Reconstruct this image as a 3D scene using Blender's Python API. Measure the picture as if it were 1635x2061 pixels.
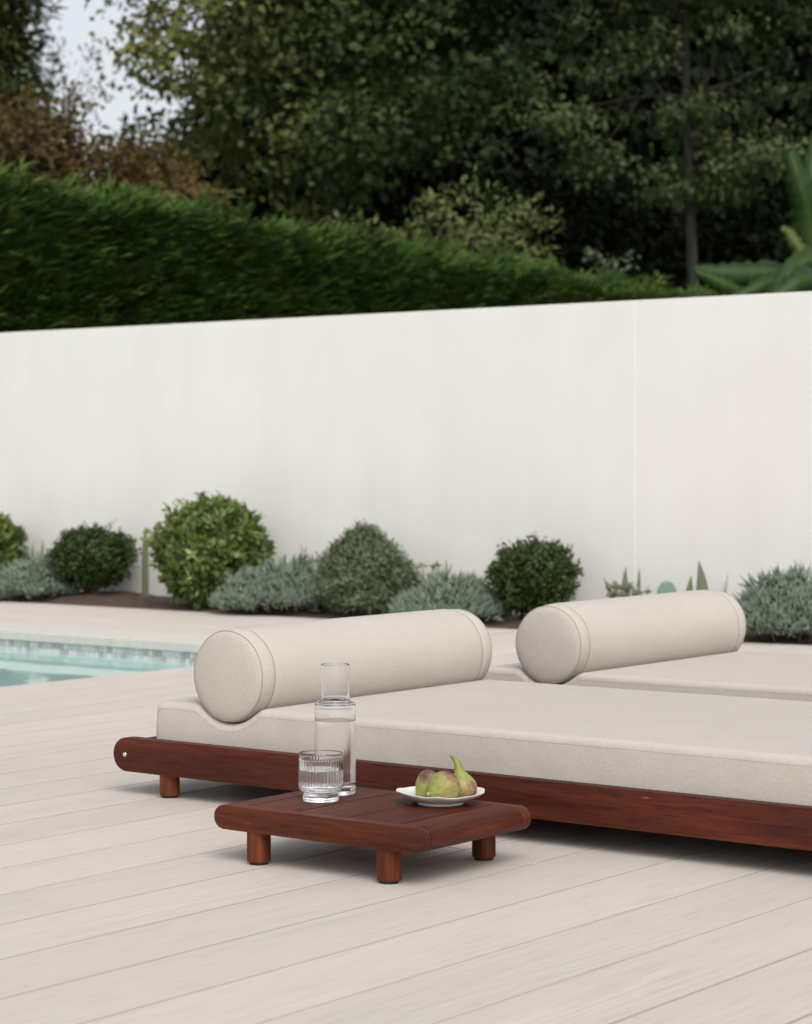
import bpy, bmesh, math, random
import numpy as np
from mathutils import Vector, Matrix

for o in list(bpy.data.objects):
    bpy.data.objects.remove(o)
random.seed(7)
rng = np.random.default_rng(11)
S = bpy.context.scene
COL = S.collection
R = math.radians

# ------------------------------------------------------------------ camera
YAW = 37.29
CAM_H = 0.718
cd = bpy.data.cameras.new('camera')
cam = bpy.data.objects.new('camera', cd)
COL.objects.link(cam)
cam.location = (0, 0, CAM_H)
cam.rotation_euler = (R(90), 0, R(YAW))
cd.sensor_fit = 'HORIZONTAL'
cd.sensor_width = 24.0
cd.lens = 24.0 * 4506 / 1635
cd.shift_y = -100.5 / 1635
cd.clip_start = 0.05
cd.clip_end = 2000
cd.dof.use_dof = True
cd.dof.focus_distance = 4.25
cd.dof.aperture_fstop = 6.3
S.camera = cam

# ------------------------------------------------------------------ sky, sun, exposure
SUN_EL, SUN_AZ = 50.0, 131.0        # azimuth clockwise from +Y
wd = bpy.data.worlds.new('World')
S.world = wd
wd.use_nodes = True
wn = wd.node_tree
wn.nodes.clear()
sky = wn.nodes.new('ShaderNodeTexSky')
sky.sky_type = 'NISHITA'
sky.sun_disc = False
sky.sun_elevation = R(SUN_EL)
sky.sun_rotation = R(SUN_AZ)
sky.air_density = 1.0
sky.dust_density = 4.0
sky.ozone_density = 1.0
hs = wn.nodes.new('ShaderNodeHueSaturation')      # thin overcast: the blue is washed out
hs.inputs['Saturation'].default_value = 0.27
bg = wn.nodes.new('ShaderNodeBackground')
bg.inputs['Strength'].default_value = 0.14
wo = wn.nodes.new('ShaderNodeOutputWorld')
wn.links.new(sky.outputs[0], hs.inputs['Color'])
wn.links.new(hs.outputs[0], bg.inputs['Color'])
wn.links.new(bg.outputs[0], wo.inputs['Surface'])
sl = bpy.data.lights.new('sun', 'SUN')
sun = bpy.data.objects.new('sun', sl)
COL.objects.link(sun)
sl.energy = 0.47
sl.angle = R(40)
sl.color = (1.0, 0.965, 0.92)
_d = Vector((math.sin(R(SUN_AZ)) * math.cos(R(SUN_EL)), math.cos(R(SUN_AZ)) * math.cos(R(SUN_EL)), math.sin(R(SUN_EL))))
sun.rotation_euler = _d.to_track_quat('Z', 'Y').to_euler()
sun.location = (2, 2, 12)
S.view_settings.view_transform = 'Standard'
S.view_settings.look = 'None'
S.view_settings.gamma = 1
S.view_settings.exposure = 0.52
S.render.engine = 'CYCLES'
S.cycles.max_bounces = 24
S.cycles.transmission_bounces = 24
S.cycles.transparent_max_bounces = 8

# ------------------------------------------------------------------ photo measurements -> places
F, HZ, CX = 4506.0, 930.0, 817.5
_s, _c = math.sin(R(YAW)), math.cos(R(YAW))

def at(u, v, d):
    """pixel at a forward distance d (m)"""
    r = (u - CX) / F * d
    return Vector((r * _c - d * _s, r * _s + d * _c, CAM_H - (v - HZ) * d / F))

def on_y(u, Y):
    a = (u - CX) / F
    d = Y / (a * _s + _c)
    return a * d * _c - d * _s, d

def on_plane(u, v, z):
    return at(u, v, F * (CAM_H - z) / (v - HZ))

RIGHT = np.array((_c, _s, 0.0))
FWD = np.array((-_s, _c, 0.0))
UP = np.array((0, 0, 1.0))

# ------------------------------------------------------------------ object helpers
def link(o, parent=None):
    COL.objects.link(o)
    if parent is not None:
        o.parent = parent
    return o

def tag(o, label=None, cat=None, group=None, kind=None):
    if label: o['label'] = label
    if cat: o['category'] = cat
    if group: o['group'] = group
    if kind: o['kind'] = kind
    return o

def empty(name, loc=(0, 0, 0), rz=0.0):
    o = bpy.data.objects.new(name, None)
    o.empty_display_size = 0.05
    o.location = loc
    o.rotation_euler = (0, 0, rz)
    return link(o)

def from_bm(name, bm, mat, parent=None, smooth=None, loc=None):
    bmesh.ops.recalc_face_normals(bm, faces=bm.faces)
    me = bpy.data.meshes.new(name)
    bm.to_mesh(me)
    bm.free()
    me.materials.append(mat)
    if smooth is not None:
        me.polygons.foreach_set('use_smooth', [True] * len(me.polygons))
        if smooth < 180:
            me.set_sharp_from_angle(angle=R(smooth))
    o = bpy.data.objects.new(name, me)
    if loc is not None:
        o.location = loc
    return link(o, parent)

def from_np(name, verts, faces, mat, parent=None, rnd=None, smooth=False):
    """verts (N,3) ; faces (M,k) same-size polygons"""
    me = bpy.data.meshes.new(name)
    verts = np.ascontiguousarray(verts, dtype=np.float32)
    faces = np.ascontiguousarray(faces, dtype=np.int32)
    n, k = faces.shape
    me.vertices.add(len(verts)); me.vertices.foreach_set('co', verts.ravel())
    me.loops.add(n * k); me.loops.foreach_set('vertex_index', faces.ravel())
    me.polygons.add(n)
    me.polygons.foreach_set('loop_start', np.arange(0, n * k, k, dtype=np.int32))
    if rnd is not None:
        a = me.attributes.new('rnd', 'FLOAT', 'POINT')
        a.data.foreach_set('value', np.ascontiguousarray(rnd, dtype=np.float32))
    me.update(calc_edges=True)
    me.validate()
    if smooth:
        me.polygons.foreach_set('use_smooth', [True] * len(me.polygons))
    me.materials.append(mat)
    return link(bpy.data.objects.new(name, me), parent)

def box(bm, x0, x1, y0, y1, z0, z1, bevel=0.0, seg=2):
    vs = [bm.verts.new(p) for p in ((x0,y0,z0),(x1,y0,z0),(x1,y1,z0),(x0,y1,z0),(x0,y0,z1),(x1,y0,z1),(x1,y1,z1),(x0,y1,z1))]
    fs = [bm.faces.new([vs[i] for i in f]) for f in ((0,3,2,1),(4,5,6,7),(0,1,5,4),(1,2,6,5),(2,3,7,6),(3,0,4,7))]
    if bevel > 0:
        es = list({e for f in fs for e in f.edges})
        bmesh.ops.bevel(bm, geom=es, offset=bevel, segments=seg, profile=0.5, affect='EDGES')

def prism(bm, outline, axis, a0, a1, bevel=0.0, seg=3):
    """closed outline of (p,q) extruded along axis 'Y' (p=x,q=z) or 'X' (p=y,q=z)"""
    def mk(p, q, a):
        return (p, a, q) if axis == 'Y' else (a, p, q)
    A = [bm.verts.new(mk(p, q, a0)) for p, q in outline]
    B = [bm.verts.new(mk(p, q, a1)) for p, q in outline]
    f0 = bm.faces.new(A); f1 = bm.faces.new(B[::-1])
    n = len(A)
    for i in range(n):
        bm.faces.new((A[i], B[i], B[(i+1) % n], A[(i+1) % n]))
    if bevel > 0:
        es = list(f0.edges) + list(f1.edges)
        bmesh.ops.bevel(bm, geom=es, offset=bevel, segments=seg, profile=0.5, affect='EDGES')

def lathe(bm, prof, n=48, M=None, mod=None):
    """profile of (r,z) turned about Z; mod(angle,i)->radius factor"""
    rings = []
    for i, (r, z) in enumerate(prof):
        if r < 1e-6:
            rings.append([bm.verts.new((0, 0, z))])
        else:
            ring = []
            for k in range(n):
                a = 2 * math.pi * k / n
                rr = r * (mod(a, i) if mod else 1.0)
                ring.append(bm.verts.new((rr * math.cos(a), rr * math.sin(a), z)))
            rings.append(ring)
    for p, q in zip(rings, rings[1:]):
        if len(p) == 1 and len(q) == 1:
            continue
        for k in range(n):
            k2 = (k + 1) % n
            if len(p) == 1: bm.faces.new((p[0], q[k], q[k2]))
            elif len(q) == 1: bm.faces.new((p[k], p[k2], q[0]))
            else: bm.faces.new((p[k], p[k2], q[k2], q[k]))
    if M is not None:
        bmesh.ops.transform(bm, matrix=M, verts=bm.verts)

def tube(bm, pts, rad, n=6, closed=False, cap=True):
    pts = [Vector(p) for p in pts]
    m = len(pts)
    rad = [rad] * m if isinstance(rad, (int, float)) else list(rad)
    rings = []
    ref = Vector((0.31, 0.17, 0.93))
    for i, p in enumerate(pts):
        if closed: t = pts[(i+1) % m] - pts[i-1]
        else: t = pts[min(i+1, m-1)] - pts[max(i-1, 0)]
        t.normalize()
        a = t.cross(ref)
        if a.length < 1e-4: a = t.cross(Vector((1, 0, 0)))
        a.normalize(); b = t.cross(a)
        rings.append([bm.verts.new(p + (a * math.cos(2*math.pi*k/n) + b * math.sin(2*math.pi*k/n)) * rad[i]) for k in range(n)])
    for i in range(m if closed else m - 1):
        p, q = rings[i], rings[(i+1) % m]
        for k in range(n):
            bm.faces.new((p[k], p[(k+1) % n], q[(k+1) % n], q[k]))
    if cap and not closed:
        bm.faces.new(rings[0][::-1]); bm.faces.new(rings[-1])

def copy_tree(o, parent=None):
    c = o.copy()
    COL.objects.link(c)
    c.parent = parent
    for ch in o.children:
        copy_tree(ch, c)
    return c

# ------------------------------------------------------------------ materials
class NT:
    def __init__(self, name):
        self.m = bpy.data.materials.new(name)
        self.m.use_nodes = True
        self.t = self.m.node_tree
        self.b = self.t.nodes['Principled BSDF']
        self.out = self.t.nodes['Material Output']
    def n(self, typ, **kw):
        nd = self.t.nodes.new('ShaderNode' + typ)
        for k, v in kw.items():
            if k in nd.inputs: nd.inputs[k].default_value = v
            else: setattr(nd, k, v)
        return nd
    def l(self, a, b):
        self.t.links.new(a, b)
    def mapping(self, src, scale=(1, 1, 1), rot=(0, 0, 0)):
        mp = self.n('Mapping')
        mp.inputs['Scale'].default_value = scale
        mp.inputs['Rotation'].default_value = rot
        self.l(src, mp.inputs['Vector'])
        return mp.outputs[0]
    def ramp(self, src, stops, interp='LINEAR'):
        rp = self.n('ValToRGB')
        cr = rp.color_ramp
        cr.interpolation = interp
        while len(cr.elements) < len(stops): cr.elements.new(0.5)
        for e, (p, c) in zip(cr.elements, stops):
            e.position = p
            e.color = (*c, 1) if len(c) == 3 else c
        self.l(src, rp.inputs[0])
        return rp.outputs[0]
    def mix(self, fac, a, b, mode='MIX'):
        mx = self.n('MixRGB', blend_type=mode)
        for s, i in ((fac, 0), (a, 1), (b, 2)):
            if hasattr(s, 'links') or hasattr(s, 'is_linked'): self.l(s, mx.inputs[i])
            elif isinstance(s, (int, float)): mx.inputs[i].default_value = s
            else: mx.inputs[i].default_value = (*s, 1)
        return mx.outputs[0]
    def math(self, op, a, b=0.5):
        md = self.n('Math', operation=op)
        for s, i in ((a, 0), (b, 1)):
            if isinstance(s, (int, float)): md.inputs[i].default_value = s
            else: self.l(s, md.inputs[i])
        return md.outputs[0]
    def bump(self, h, strength=0.3, dist=0.002):
        bp = self.n('Bump')
        bp.inputs['Strength'].default_value = strength
        bp.inputs['Distance'].default_value = dist
        self.l(h, bp.inputs['Height'])
        self.l(bp.outputs[0], self.b.inputs['Normal'])
    def objvec(self, shift=True):
        tc = self.n('TexCoord')
        if not shift: return tc.outputs['Object']
        oi = self.n('ObjectInfo')
        sc = self.math('MULTIPLY', oi.outputs['Random'], 37.0)
        ad = self.n('VectorMath', operation='ADD')
        self.l(tc.outputs['Object'], ad.inputs[0]); self.l(sc, ad.inputs[1])
        return ad.outputs[0]

def plain(name, col, rough=0.5, metal=0.0, spec=0.5):
    m = NT(name)
    m.b.inputs['Base Color'].default_value = (*col, 1)
    m.b.inputs['Roughness'].default_value = rough
    m.b.inputs['Metallic'].default_value = metal
    m.b.inputs['Specular IOR Level'].default_value = spec
    return m.m

def mat_deck(name, along='Y'):
    m = NT(name)
    v = m.objvec()
    st = (1.0, 0.05, 1.0) if along == 'Y' else (0.05, 1.0, 1.0)
    v1 = m.mapping(v, st)
    # growth rings cut flat: distorted bands stretched along the board
    nz = m.n('TexNoise', Scale=5.0, Detail=3.0); m.l(v1, nz.inputs['Vector'])
    dist = m.n('VectorMath', operation='SCALE'); m.l(nz.outputs['Color'], dist.inputs[0]); dist.inputs['Scale'].default_value = 0.34
    ad = m.n('VectorMath', operation='ADD'); m.l(v1, ad.inputs[0]); m.l(dist.outputs[0], ad.inputs[1])
    wv = m.n('TexWave', wave_type='BANDS', bands_direction='X' if along == 'Y' else 'Y', Scale=17.0, Distortion=1.5, Detail=2.0)
    m.l(ad.outputs[0], wv.inputs['Vector'])
    grain = m.n('TexNoise', Scale=160.0, Detail=5.0, Roughness=0.65); m.l(v1, grain.inputs['Vector'])
    broad = m.n('TexNoise', Scale=6.0, Detail=3.0); m.l(m.mapping(v, (1, .25, 1) if along == 'Y' else (.25, 1, 1)), broad.inputs['Vector'])
    mask = m.ramp(broad.outputs['Fac'], [(0.44, (0, 0, 0)), (0.64, (1, 1, 1))])
    base = m.ramp(broad.outputs['Fac'], [(0.3, (0.548, 0.494, 0.436)), (0.7, (0.60, 0.549, 0.493))])
    oi = m.n('ObjectInfo')
    tone = m.ramp(oi.outputs['Random'], [(0, (0.97, 0.97, 0.97)), (1, (1.03, 1.025, 1.02))])
    base = m.mix(1.0, base, tone, 'MULTIPLY')
    rings = m.math('MULTIPLY', wv.outputs['Fac'], mask)
    base = m.mix(m.math('MULTIPLY', rings, 0.24), base, (0.36, 0.315, 0.28))
    gn = m.n('TexNoise', Scale=3.3, Detail=4.0, Roughness=0.6); m.l(m.mapping(v, (1.6, .16, 1) if along == 'Y' else (.16, 1.6, 1)), gn.inputs['Vector'])
    base = m.mix(m.ramp(gn.outputs['Fac'], [(0.54, (0, 0, 0)), (0.74, (.32, .32, .32))]), base, (0.43, 0.395, 0.36))
    g2 = m.ramp(grain.outputs['Fac'], [(0.33, (0.74, 0.71, 0.68)), (0.5, (1, 1, 1))])
    base = m.mix(0.42, base, g2, 'MULTIPLY')
    sp = m.n('TexNoise', Scale=75.0, Detail=0.0); m.l(v, sp.inputs['Vector'])
    specks = m.ramp(sp.outputs['Fac'], [(0.87, (1, 1, 1)), (0.885, (0.5, 0.42, 0.36))])
    base = m.mix(0.7, base, specks, 'MULTIPLY')
    m.l(base, m.b.inputs['Base Color'])
    m.b.inputs['Roughness'].default_value = 0.62
    m.b.inputs['Specular IOR Level'].default_value = 0.35
    h = m.math('ADD', m.math('MULTIPLY', rings, 0.5), grain.outputs['Fac'])
    m.bump(h, 0.45, 0.0014)
    return m.m

def mat_wood(name, along='X', warm=0.0):
    m = NT(name)
    v = m.objvec()
    k = {'X': (0.06, 1, 1), 'Y': (1, 0.06, 1), 'Z': (1, 1, 0.06)}[along]
    v1 = m.mapping(v, k)
    n1 = m.n('TexNoise', Scale=38.0, Detail=6.0, Roughness=0.6, Distortion=0.6); m.l(v1, n1.inputs['Vector'])
    n2 = m.n('TexNoise', Scale=230.0, Detail=3.0, Roughness=0.6); m.l(v1, n2.inputs['Vector'])
    n3 = m.n('TexNoise', Scale=9.0, Detail=3.0); m.l(m.mapping(v, tuple(min(1, a * 4) for a in k)), n3.inputs['Vector'])
    w = warm
    dark = (0.048 + .02*w, 0.0125 + .008*w, 0.0085 + .002*w)
    mid = (0.086 + .060*w, 0.0190 + .020*w, 0.0095 + .003*w)
    lit = (0.136 + .090*w, 0.033 + .033*w, 0.016 + .006*w)
    c = m.ramp(n1.outputs['Fac'], [(0.30, dark), (0.52, mid), (0.75, lit)])
    big = m.ramp(n3.outputs['Fac'], [(0.3, (0.66, 0.62, 0.62)), (0.7, (1.18, 1.16, 1.1))])
    c = m.mix(1.0, c, big, 'MULTIPLY')
    pores = m.ramp(n2.outputs['Fac'], [(0.35, (0.52, 0.5, 0.5)), (0.52, (1, 1, 1))])
    c = m.mix(0.8, c, pores, 'MULTIPLY')
    fl = m.ramp(n2.outputs['Fac'], [(0.70, (0, 0, 0)), (0.76, (1, 1, 1))])
    c = m.mix(m.math('MULTIPLY', fl, 0.55), c, (0.40, 0.15, 0.055))
    m.l(c, m.b.inputs['Base Color'])
    m.b.inputs['Roughness'].default_value = 0.5
    m.b.inputs['Specular IOR Level'].default_value = 0.17
    m.bump(n2.outputs['Fac'], 0.25, 0.0006)
    return m.m

def mat_fabric(name):
    m = NT(name)
    v = m.objvec()
    a = m.n('TexNoise', Scale=620.0, Detail=2.0); m.l(m.mapping(v, (1, 1, 0.3)), a.inputs['Vector'])
    b = m.n('TexNoise', Scale=620.0, Detail=2.0); m.l(m.mapping(v, (0.3, 0.3, 1)), b.inputs['Vector'])
    cl = m.n('TexNoise', Scale=9.0, Detail=3.0); m.l(v, cl.inputs['Vector'])
    mott = m.n('TexNoise', Scale=230.0, Detail=2.0); m.l(v, mott.inputs['Vector'])
    w = m.math('ADD', a.outputs['Fac'], b.outputs['Fac'])
    w = m.math('MULTIPLY', w, 0.5)
    c = m.ramp(w, [(0.33, (0.465, 0.42, 0.372)), (0.52, (0.505, 0.461, 0.415)), (0.70, (0.54, 0.50, 0.458))])
    c = m.mix(0.35, c, m.ramp(mott.outputs['Fac'], [(0.35, (0.95, 0.945, 0.94)), (0.6, (1.02, 1.02, 1.02))]), 'MULTIPLY')
    c = m.mix(0.5, c, m.ramp(cl.outputs['Fac'], [(0.3, (0.95, 0.95, 0.95)), (0.7, (1.02, 1.02, 1.02))]), 'MULTIPLY')
    m.l(c, m.b.inputs['Base Color'])
    m.b.inputs['Roughness'].default_value = 0.9
    m.b.inputs['Specular IOR Level'].default_value = 0.1
    m.b.inputs['Sheen Weight'].default_value = 0.03
    m.b.inputs['Sheen Roughness'].default_value = 0.5
    h = m.math('ADD', m.math('MULTIPLY', w, 0.15), cl.outputs['Fac'])
    m.bump(h, 0.5, 0.009)
    return m.m

def mat_plaster(name):
    m = NT(name)
    v = m.objvec(False)
    n1 = m.n('TexNoise', Scale=1.1, Detail=5.0, Roughness=0.6); m.l(m.mapping(v, (1, 1, 0.7)), n1.inputs['Vector'])
    n2 = m.n('TexNoise', Scale=60.0, Detail=4.0); m.l(v, n2.inputs['Vector'])
    n3 = m.n('TexNoise', Scale=4.5, Detail=4.0); m.l(m.mapping(v, (1, 1, 0.45)), n3.inputs['Vector'])
    c = m.ramp(n1.outputs['Fac'], [(0.3, (0.735, 0.712, 0.675)), (0.7, (0.80, 0.78, 0.745))])
    c = m.mix(0.5, c, m.ramp(n3.outputs['Fac'], [(0.3, (0.955, 0.95, 0.94)), (0.65, (1.01, 1.01, 1.01))]), 'MULTIPLY')
    m.l(c, m.b.inputs['Base Color'])
    m.b.inputs['Roughness'].default_value = 0.9
    m.bump(n2.outputs['Fac'], 0.15, 0.002)
    return m.m

def mat_leaf(name, stops, trans=0.25, rough=0.5, spec=0.35):
    m = NT(name)
    at_ = m.n('Attribute', attribute_name='rnd')
    c = m.ramp(at_.outputs['Fac'], stops)
    m.l(c, m.b.inputs['Base Color'])
    m.b.inputs['Roughness'].default_value = rough
    m.b.inputs['Specular IOR Level'].default_value = spec
    if trans > 0:
        tr = m.n('BsdfTranslucent'); m.l(c, tr.inputs['Color'])
        mx = m.n('MixShader'); mx.inputs[0].default_value = trans
        m.l(m.b.outputs[0], mx.inputs[1]); m.l(tr.outputs[0], mx.inputs[2])
        m.l(mx.outputs[0], m.out.inputs['Surface'])
    return m.m

def mat_bark(name, c0, c1):
    m = NT(name)
    v = m.objvec()
    n1 = m.n('TexNoise', Scale=18.0, Detail=5.0); m.l(m.mapping(v, (1, 1, 0.2)), n1.inputs['Vector'])
    m.l(m.ramp(n1.outputs['Fac'], [(0.35, c0), (0.65, c1)]), m.b.inputs['Base Color'])
    m.b.inputs['Roughness'].default_value = 0.85
    m.bump(n1.outputs['Fac'], 0.5, 0.01)
    return m.m

def mat_soil(name, c0, c1, scale=40.0):
    m = NT(name)
    v = m.objvec(False)
    n1 = m.n('TexNoise', Scale=scale, Detail=6.0, Roughness=0.7); m.l(v, n1.inputs['Vector'])
    m.l(m.ramp(n1.outputs['Fac'], [(0.3, c0), (0.7, c1)]), m.b.inputs['Base Color'])
    m.b.inputs['Roughness'].default_value = 0.95
    m.bump(n1.outputs['Fac'], 0.8, 0.02)
    return m.m

def mat_glass(name, col=(1, 1, 1), ior=1.47):
    m = NT(name)
    m.b.inputs['Base Color'].default_value = (*col, 1)
    m.b.inputs['Roughness'].default_value = 0.0
    m.b.inputs['IOR'].default_value = ior
    m.b.inputs['Transmission Weight'].default_value = 1.0
    return m.m

def mat_water(name):
    m = NT(name)
    v = m.objvec(False)
    n1 = m.n('TexNoise', Scale=2.2, Detail=2.0); m.l(m.mapping(v, (1.0, 1.0, 1)), n1.inputs['Vector'])
    m.b.inputs['Base Color'].default_value = (0.40, 0.60, 0.58, 1)
    m.b.inputs['Roughness'].default_value = 0.03
    m.b.inputs['IOR'].default_value = 1.36
    m.bump(n1.outputs['Fac'], 0.08, 0.02)
    return m.m

def mat_tile(name):
    m = NT(name)
    oi = m.n('ObjectInfo')
    c = m.ramp(oi.outputs['Random'], [(0.0, (0.56, 0.55, 0.50)), (0.2, (0.82, 0.83, 0.80)), (0.4, (0.70, 0.76, 0.73)), (0.6, (0.85, 0.85, 0.82)), (0.8, (0.68, 0.68, 0.64)), (1.0, (0.80, 0.82, 0.79))], 'CONSTANT')
    m.l(c, m.b.inputs['Base Color'])
    m.b.inputs['Roughness'].default_value = 0.15
    return m.m

def mat_stone(name, c0, c1):
    m = NT(name)
    v = m.objvec()
    n1 = m.n('TexNoise', Scale=25.0, Detail=6.0, Roughness=0.6); m.l(v, n1.inputs['Vector'])
    m.l(m.ramp(n1.outputs['Fac'], [(0.3, c0), (0.7, c1)]), m.b.inputs['Base Color'])
    m.b.inputs['Roughness'].default_value = 0.8
    m.bump(n1.outputs['Fac'], 0.2, 0.002)
    return m.m

def mat_fig(name, blush):
    m = NT(name)
    v = m.objvec()
    n1 = m.n('TexNoise', Scale=28.0, Detail=4.0); m.l(v, n1.inputs['Vector'])
    n2 = m.n('TexNoise', Scale=150.0, Detail=2.0); m.l(m.mapping(v, (1, 1, 0.12)), n2.inputs['Vector'])
    n3 = m.n('TexNoise', Scale=420.0, Detail=1.0); m.l(v, n3.inputs['Vector'])
    g = m.n('TexCoord')
    sp = m.n('SeparateXYZ'); m.l(g.outputs['Object'], sp.inputs[0])
    # ripeness: browner towards the eye (low z of the fruit) and on one cheek
    t = m.math('ADD', m.math('MULTIPLY', sp.outputs['Z'], -14.0), m.math('MULTIPLY', sp.outputs['X'], 12.0))
    t = m.math('ADD', t, m.math('MULTIPLY', m.math('SUBTRACT', n1.outputs['Fac'], 0.5), 2.6))
    t = m.math('ADD', t, blush)
    c = m.ramp(t, [(0.15, (0.25, 0.27, 0.06)), (0.5, (0.30, 0.25, 0.085)), (0.8, (0.19, 0.095, 0.05)), (1.0, (0.10, 0.045, 0.04))])
    c = m.mix(0.7, c, m.ramp(n2.outputs['Fac'], [(0.35, (0.72, 0.70, 0.66)), (0.6, (1.08, 1.08, 1.08))]), 'MULTIPLY')
    c = m.mix(0.6, c, m.ramp(n3.outputs['Fac'], [(0.66, (1, 1, 1)), (0.72, (1.35, 1.35, 1.2))]), 'MULTIPLY')
    m.l(c, m.b.inputs['Base Color'])
    m.b.inputs['Roughness'].default_value = 0.5
    m.bump(n2.outputs['Fac'], 0.2, 0.001)
    return m.m

M = {}
M['deck'] = mat_deck('limed_oak_board')
M['deck_x'] = mat_deck('limed_oak_board_cross', 'X')
M['wood_x'] = mat_wood('red_hardwood_x', 'X')
M['wood_y'] = mat_wood('red_hardwood_y', 'Y')
M['table_x'] = mat_wood('table_hardwood_x', 'X', 0.35)
M['table_y'] = mat_wood('table_hardwood_y', 'Y', 0.1)
M['wood_z'] = mat_wood('leg_hardwood', 'Z', 0.75)
M['rubber'] = plain('black_rubber', (0.012, 0.012, 0.012), 0.7)
M['steel'] = plain('brushed_steel', (0.72, 0.71, 0.69), 0.28, 1.0)
M['fabric'] = mat_fabric('natural_linen')
M['seam'] = plain('linen_seam', (0.36, 0.30, 0.245), 0.95, spec=0.1)
M['plaster'] = mat_plaster('white_render')
M['bead'] = plain('white_bead', (0.80, 0.79, 0.765), 0.85)
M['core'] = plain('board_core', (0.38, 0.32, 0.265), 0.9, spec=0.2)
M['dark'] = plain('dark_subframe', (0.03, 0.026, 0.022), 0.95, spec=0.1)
M['stone'] = mat_stone('pale_coping', (0.50, 0.48, 0.43), (0.58, 0.56, 0.50))
M['grout'] = plain('pool_grout', (0.70, 0.71, 0.67), 0.7)
M['tile'] = mat_tile('glass_mosaic')
M['water'] = mat_water('pool_water')
M['soil'] = mat_soil('bark_mulch', (0.035, 0.022, 0.016), (0.13, 0.085, 0.062))
M['lawn'] = mat_soil('lawn', (0.018, 0.035, 0.010), (0.05, 0.085, 0.025), 12.0)
M['glass'] = mat_glass('clear_glass')
M['drink'] = mat_glass('still_water', (1, 1, 1), 1.33)
M['china'] = plain('white_porcelain', (0.80, 0.79, 0.75), 0.18)
M['bark'] = mat_bark('grey_bark', (0.014, 0.012, 0.010), (0.038, 0.033, 0.028))
M['twig'] = mat_bark('pale_twig', (0.10, 0.075, 0.05), (0.24, 0.18, 0.12))
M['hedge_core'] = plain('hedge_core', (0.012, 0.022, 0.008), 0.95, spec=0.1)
M['l_hedge'] = mat_leaf('hedge_leaf', [(0, (0.018, 0.036, 0.009)), (0.6, (0.050, 0.094, 0.018)), (1, (0.115, 0.170, 0.036))], 0.2, 0.6, 0.08)
M['l_maple'] = mat_leaf('maple_leaf', [(0, (0.026, 0.046, 0.018)), (0.45, (0.060, 0.086, 0.032)), (0.8, (0.155, 0.175, 0.054)), (1, (0.31, 0.29, 0.10))], 0.3, 0.6, 0.08)
M['l_green'] = mat_leaf('beech_leaf', [(0, (0.034, 0.056, 0.024)), (0.6, (0.086, 0.118, 0.048)), (0.95, (0.165, 0.195, 0.070)), (1, (0.20, 0.09, 0.03))], 0.3, 0.6, 0.08)
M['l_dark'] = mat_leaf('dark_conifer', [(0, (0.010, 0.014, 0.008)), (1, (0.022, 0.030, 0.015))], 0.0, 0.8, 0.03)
M['l_conifer'] = mat_leaf('conifer', [(0, (0.028, 0.042, 0.014)), (1, (0.095, 0.110, 0.036))], 0.1, 0.6, 0.08)
M['l_copper'] = mat_leaf('copper_leaf', [(0, (0.070, 0.045, 0.020)), (0.5, (0.125, 0.085, 0.034)), (0.85, (0.12, 0.115, 0.036)), (1, (0.21, 0.085, 0.04))], 0.3, 0.6, 0.08)
M['l_wisp'] = mat_leaf('birch_leaf', [(0, (0.11, 0.12, 0.08)), (1, (0.22, 0.20, 0.13))], 0.3, 0.6, 0.08)
M['l_rhodo'] = mat_leaf('rhododendron_leaf', [(0, (0.060, 0.085, 0.028)), (0.6, (0.125, 0.155, 0.052)), (0.92, (0.20, 0.21, 0.085)), (1, (0.33, 0.24, 0.06))], 0.2, 0.6, 0.08)
M['l_banana'] = mat_leaf('banana_leaf', [(0, (0.022, 0.052, 0.014)), (0.5, (0.045, 0.085, 0.022)), (1, (0.15, 0.19, 0.05))], 0.25, 0.5, 0.2)
M['l_box'] = mat_leaf('dark_box_leaf', [(0, (0.026, 0.048, 0.010)), (0.7, (0.050, 0.086, 0.016)), (1, (0.11, 0.155, 0.032))], 0.2, 0.4)
M['l_pitto'] = mat_leaf('pittosporum_leaf', [(0, (0.065, 0.110, 0.026)), (0.55, (0.140, 0.205, 0.052)), (1, (0.34, 0.40, 0.13))], 0.25, 0.35, 0.45)
M['l_sage'] = mat_leaf('grey_green_leaf', [(0, (0.085, 0.118, 0.060)), (0.6, (0.165, 0.210, 0.120)), (1, (0.27, 0.32, 0.20))], 0.2, 0.6, 0.08)
M['l_blue'] = mat_leaf('blue_succulent', [(0, (0.115, 0.160, 0.115)), (0.6, (0.19, 0.25, 0.18)), (0.93, (0.29, 0.36, 0.285)), (1, (0.26, 0.25, 0.12))], 0.1, 0.5)
M['l_silver'] = mat_leaf('silver_leaf', [(0, (0.25, 0.30, 0.23)), (0.6, (0.42, 0.46, 0.37)), (1, (0.55, 0.44, 0.22))], 0.2, 0.5)
def mat_aloe():
    m = NT('aloe_skin')
    v = m.objvec(False)
    w = m.n('TexWave', wave_type='BANDS', bands_direction='Z', Scale=34.0, Distortion=4.0, Detail=2.0); m.l(v, w.inputs['Vector'])
    m.l(m.ramp(w.outputs['Fac'], [(0.3, (0.06, 0.088, 0.038)), (0.7, (0.19, 0.215, 0.115))]), m.b.inputs['Base Color'])
    m.b.inputs['Roughness'].default_value = 0.5
    return m.m
M['aloe'] = mat_aloe()
M['dry'] = plain('dry_leaf', (0.34, 0.27, 0.19), 0.8)
M['pad'] = mat_stone('cactus_pad', (0.12, 0.20, 0.15), (0.18, 0.27, 0.21))
M['fig_a'] = mat_fig('fig_skin_a', 0.35)
M['fig_b'] = mat_fig('fig_skin_b', 0.28)
M['fig_c'] = mat_fig('fig_skin_c', 0.42)
M['fig_stem'] = plain('fig_stem', (0.22, 0.27, 0.06), 0.55)
M['fig_cut'] = plain('fig_stem_cut', (0.42, 0.30, 0.16), 0.8)
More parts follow.
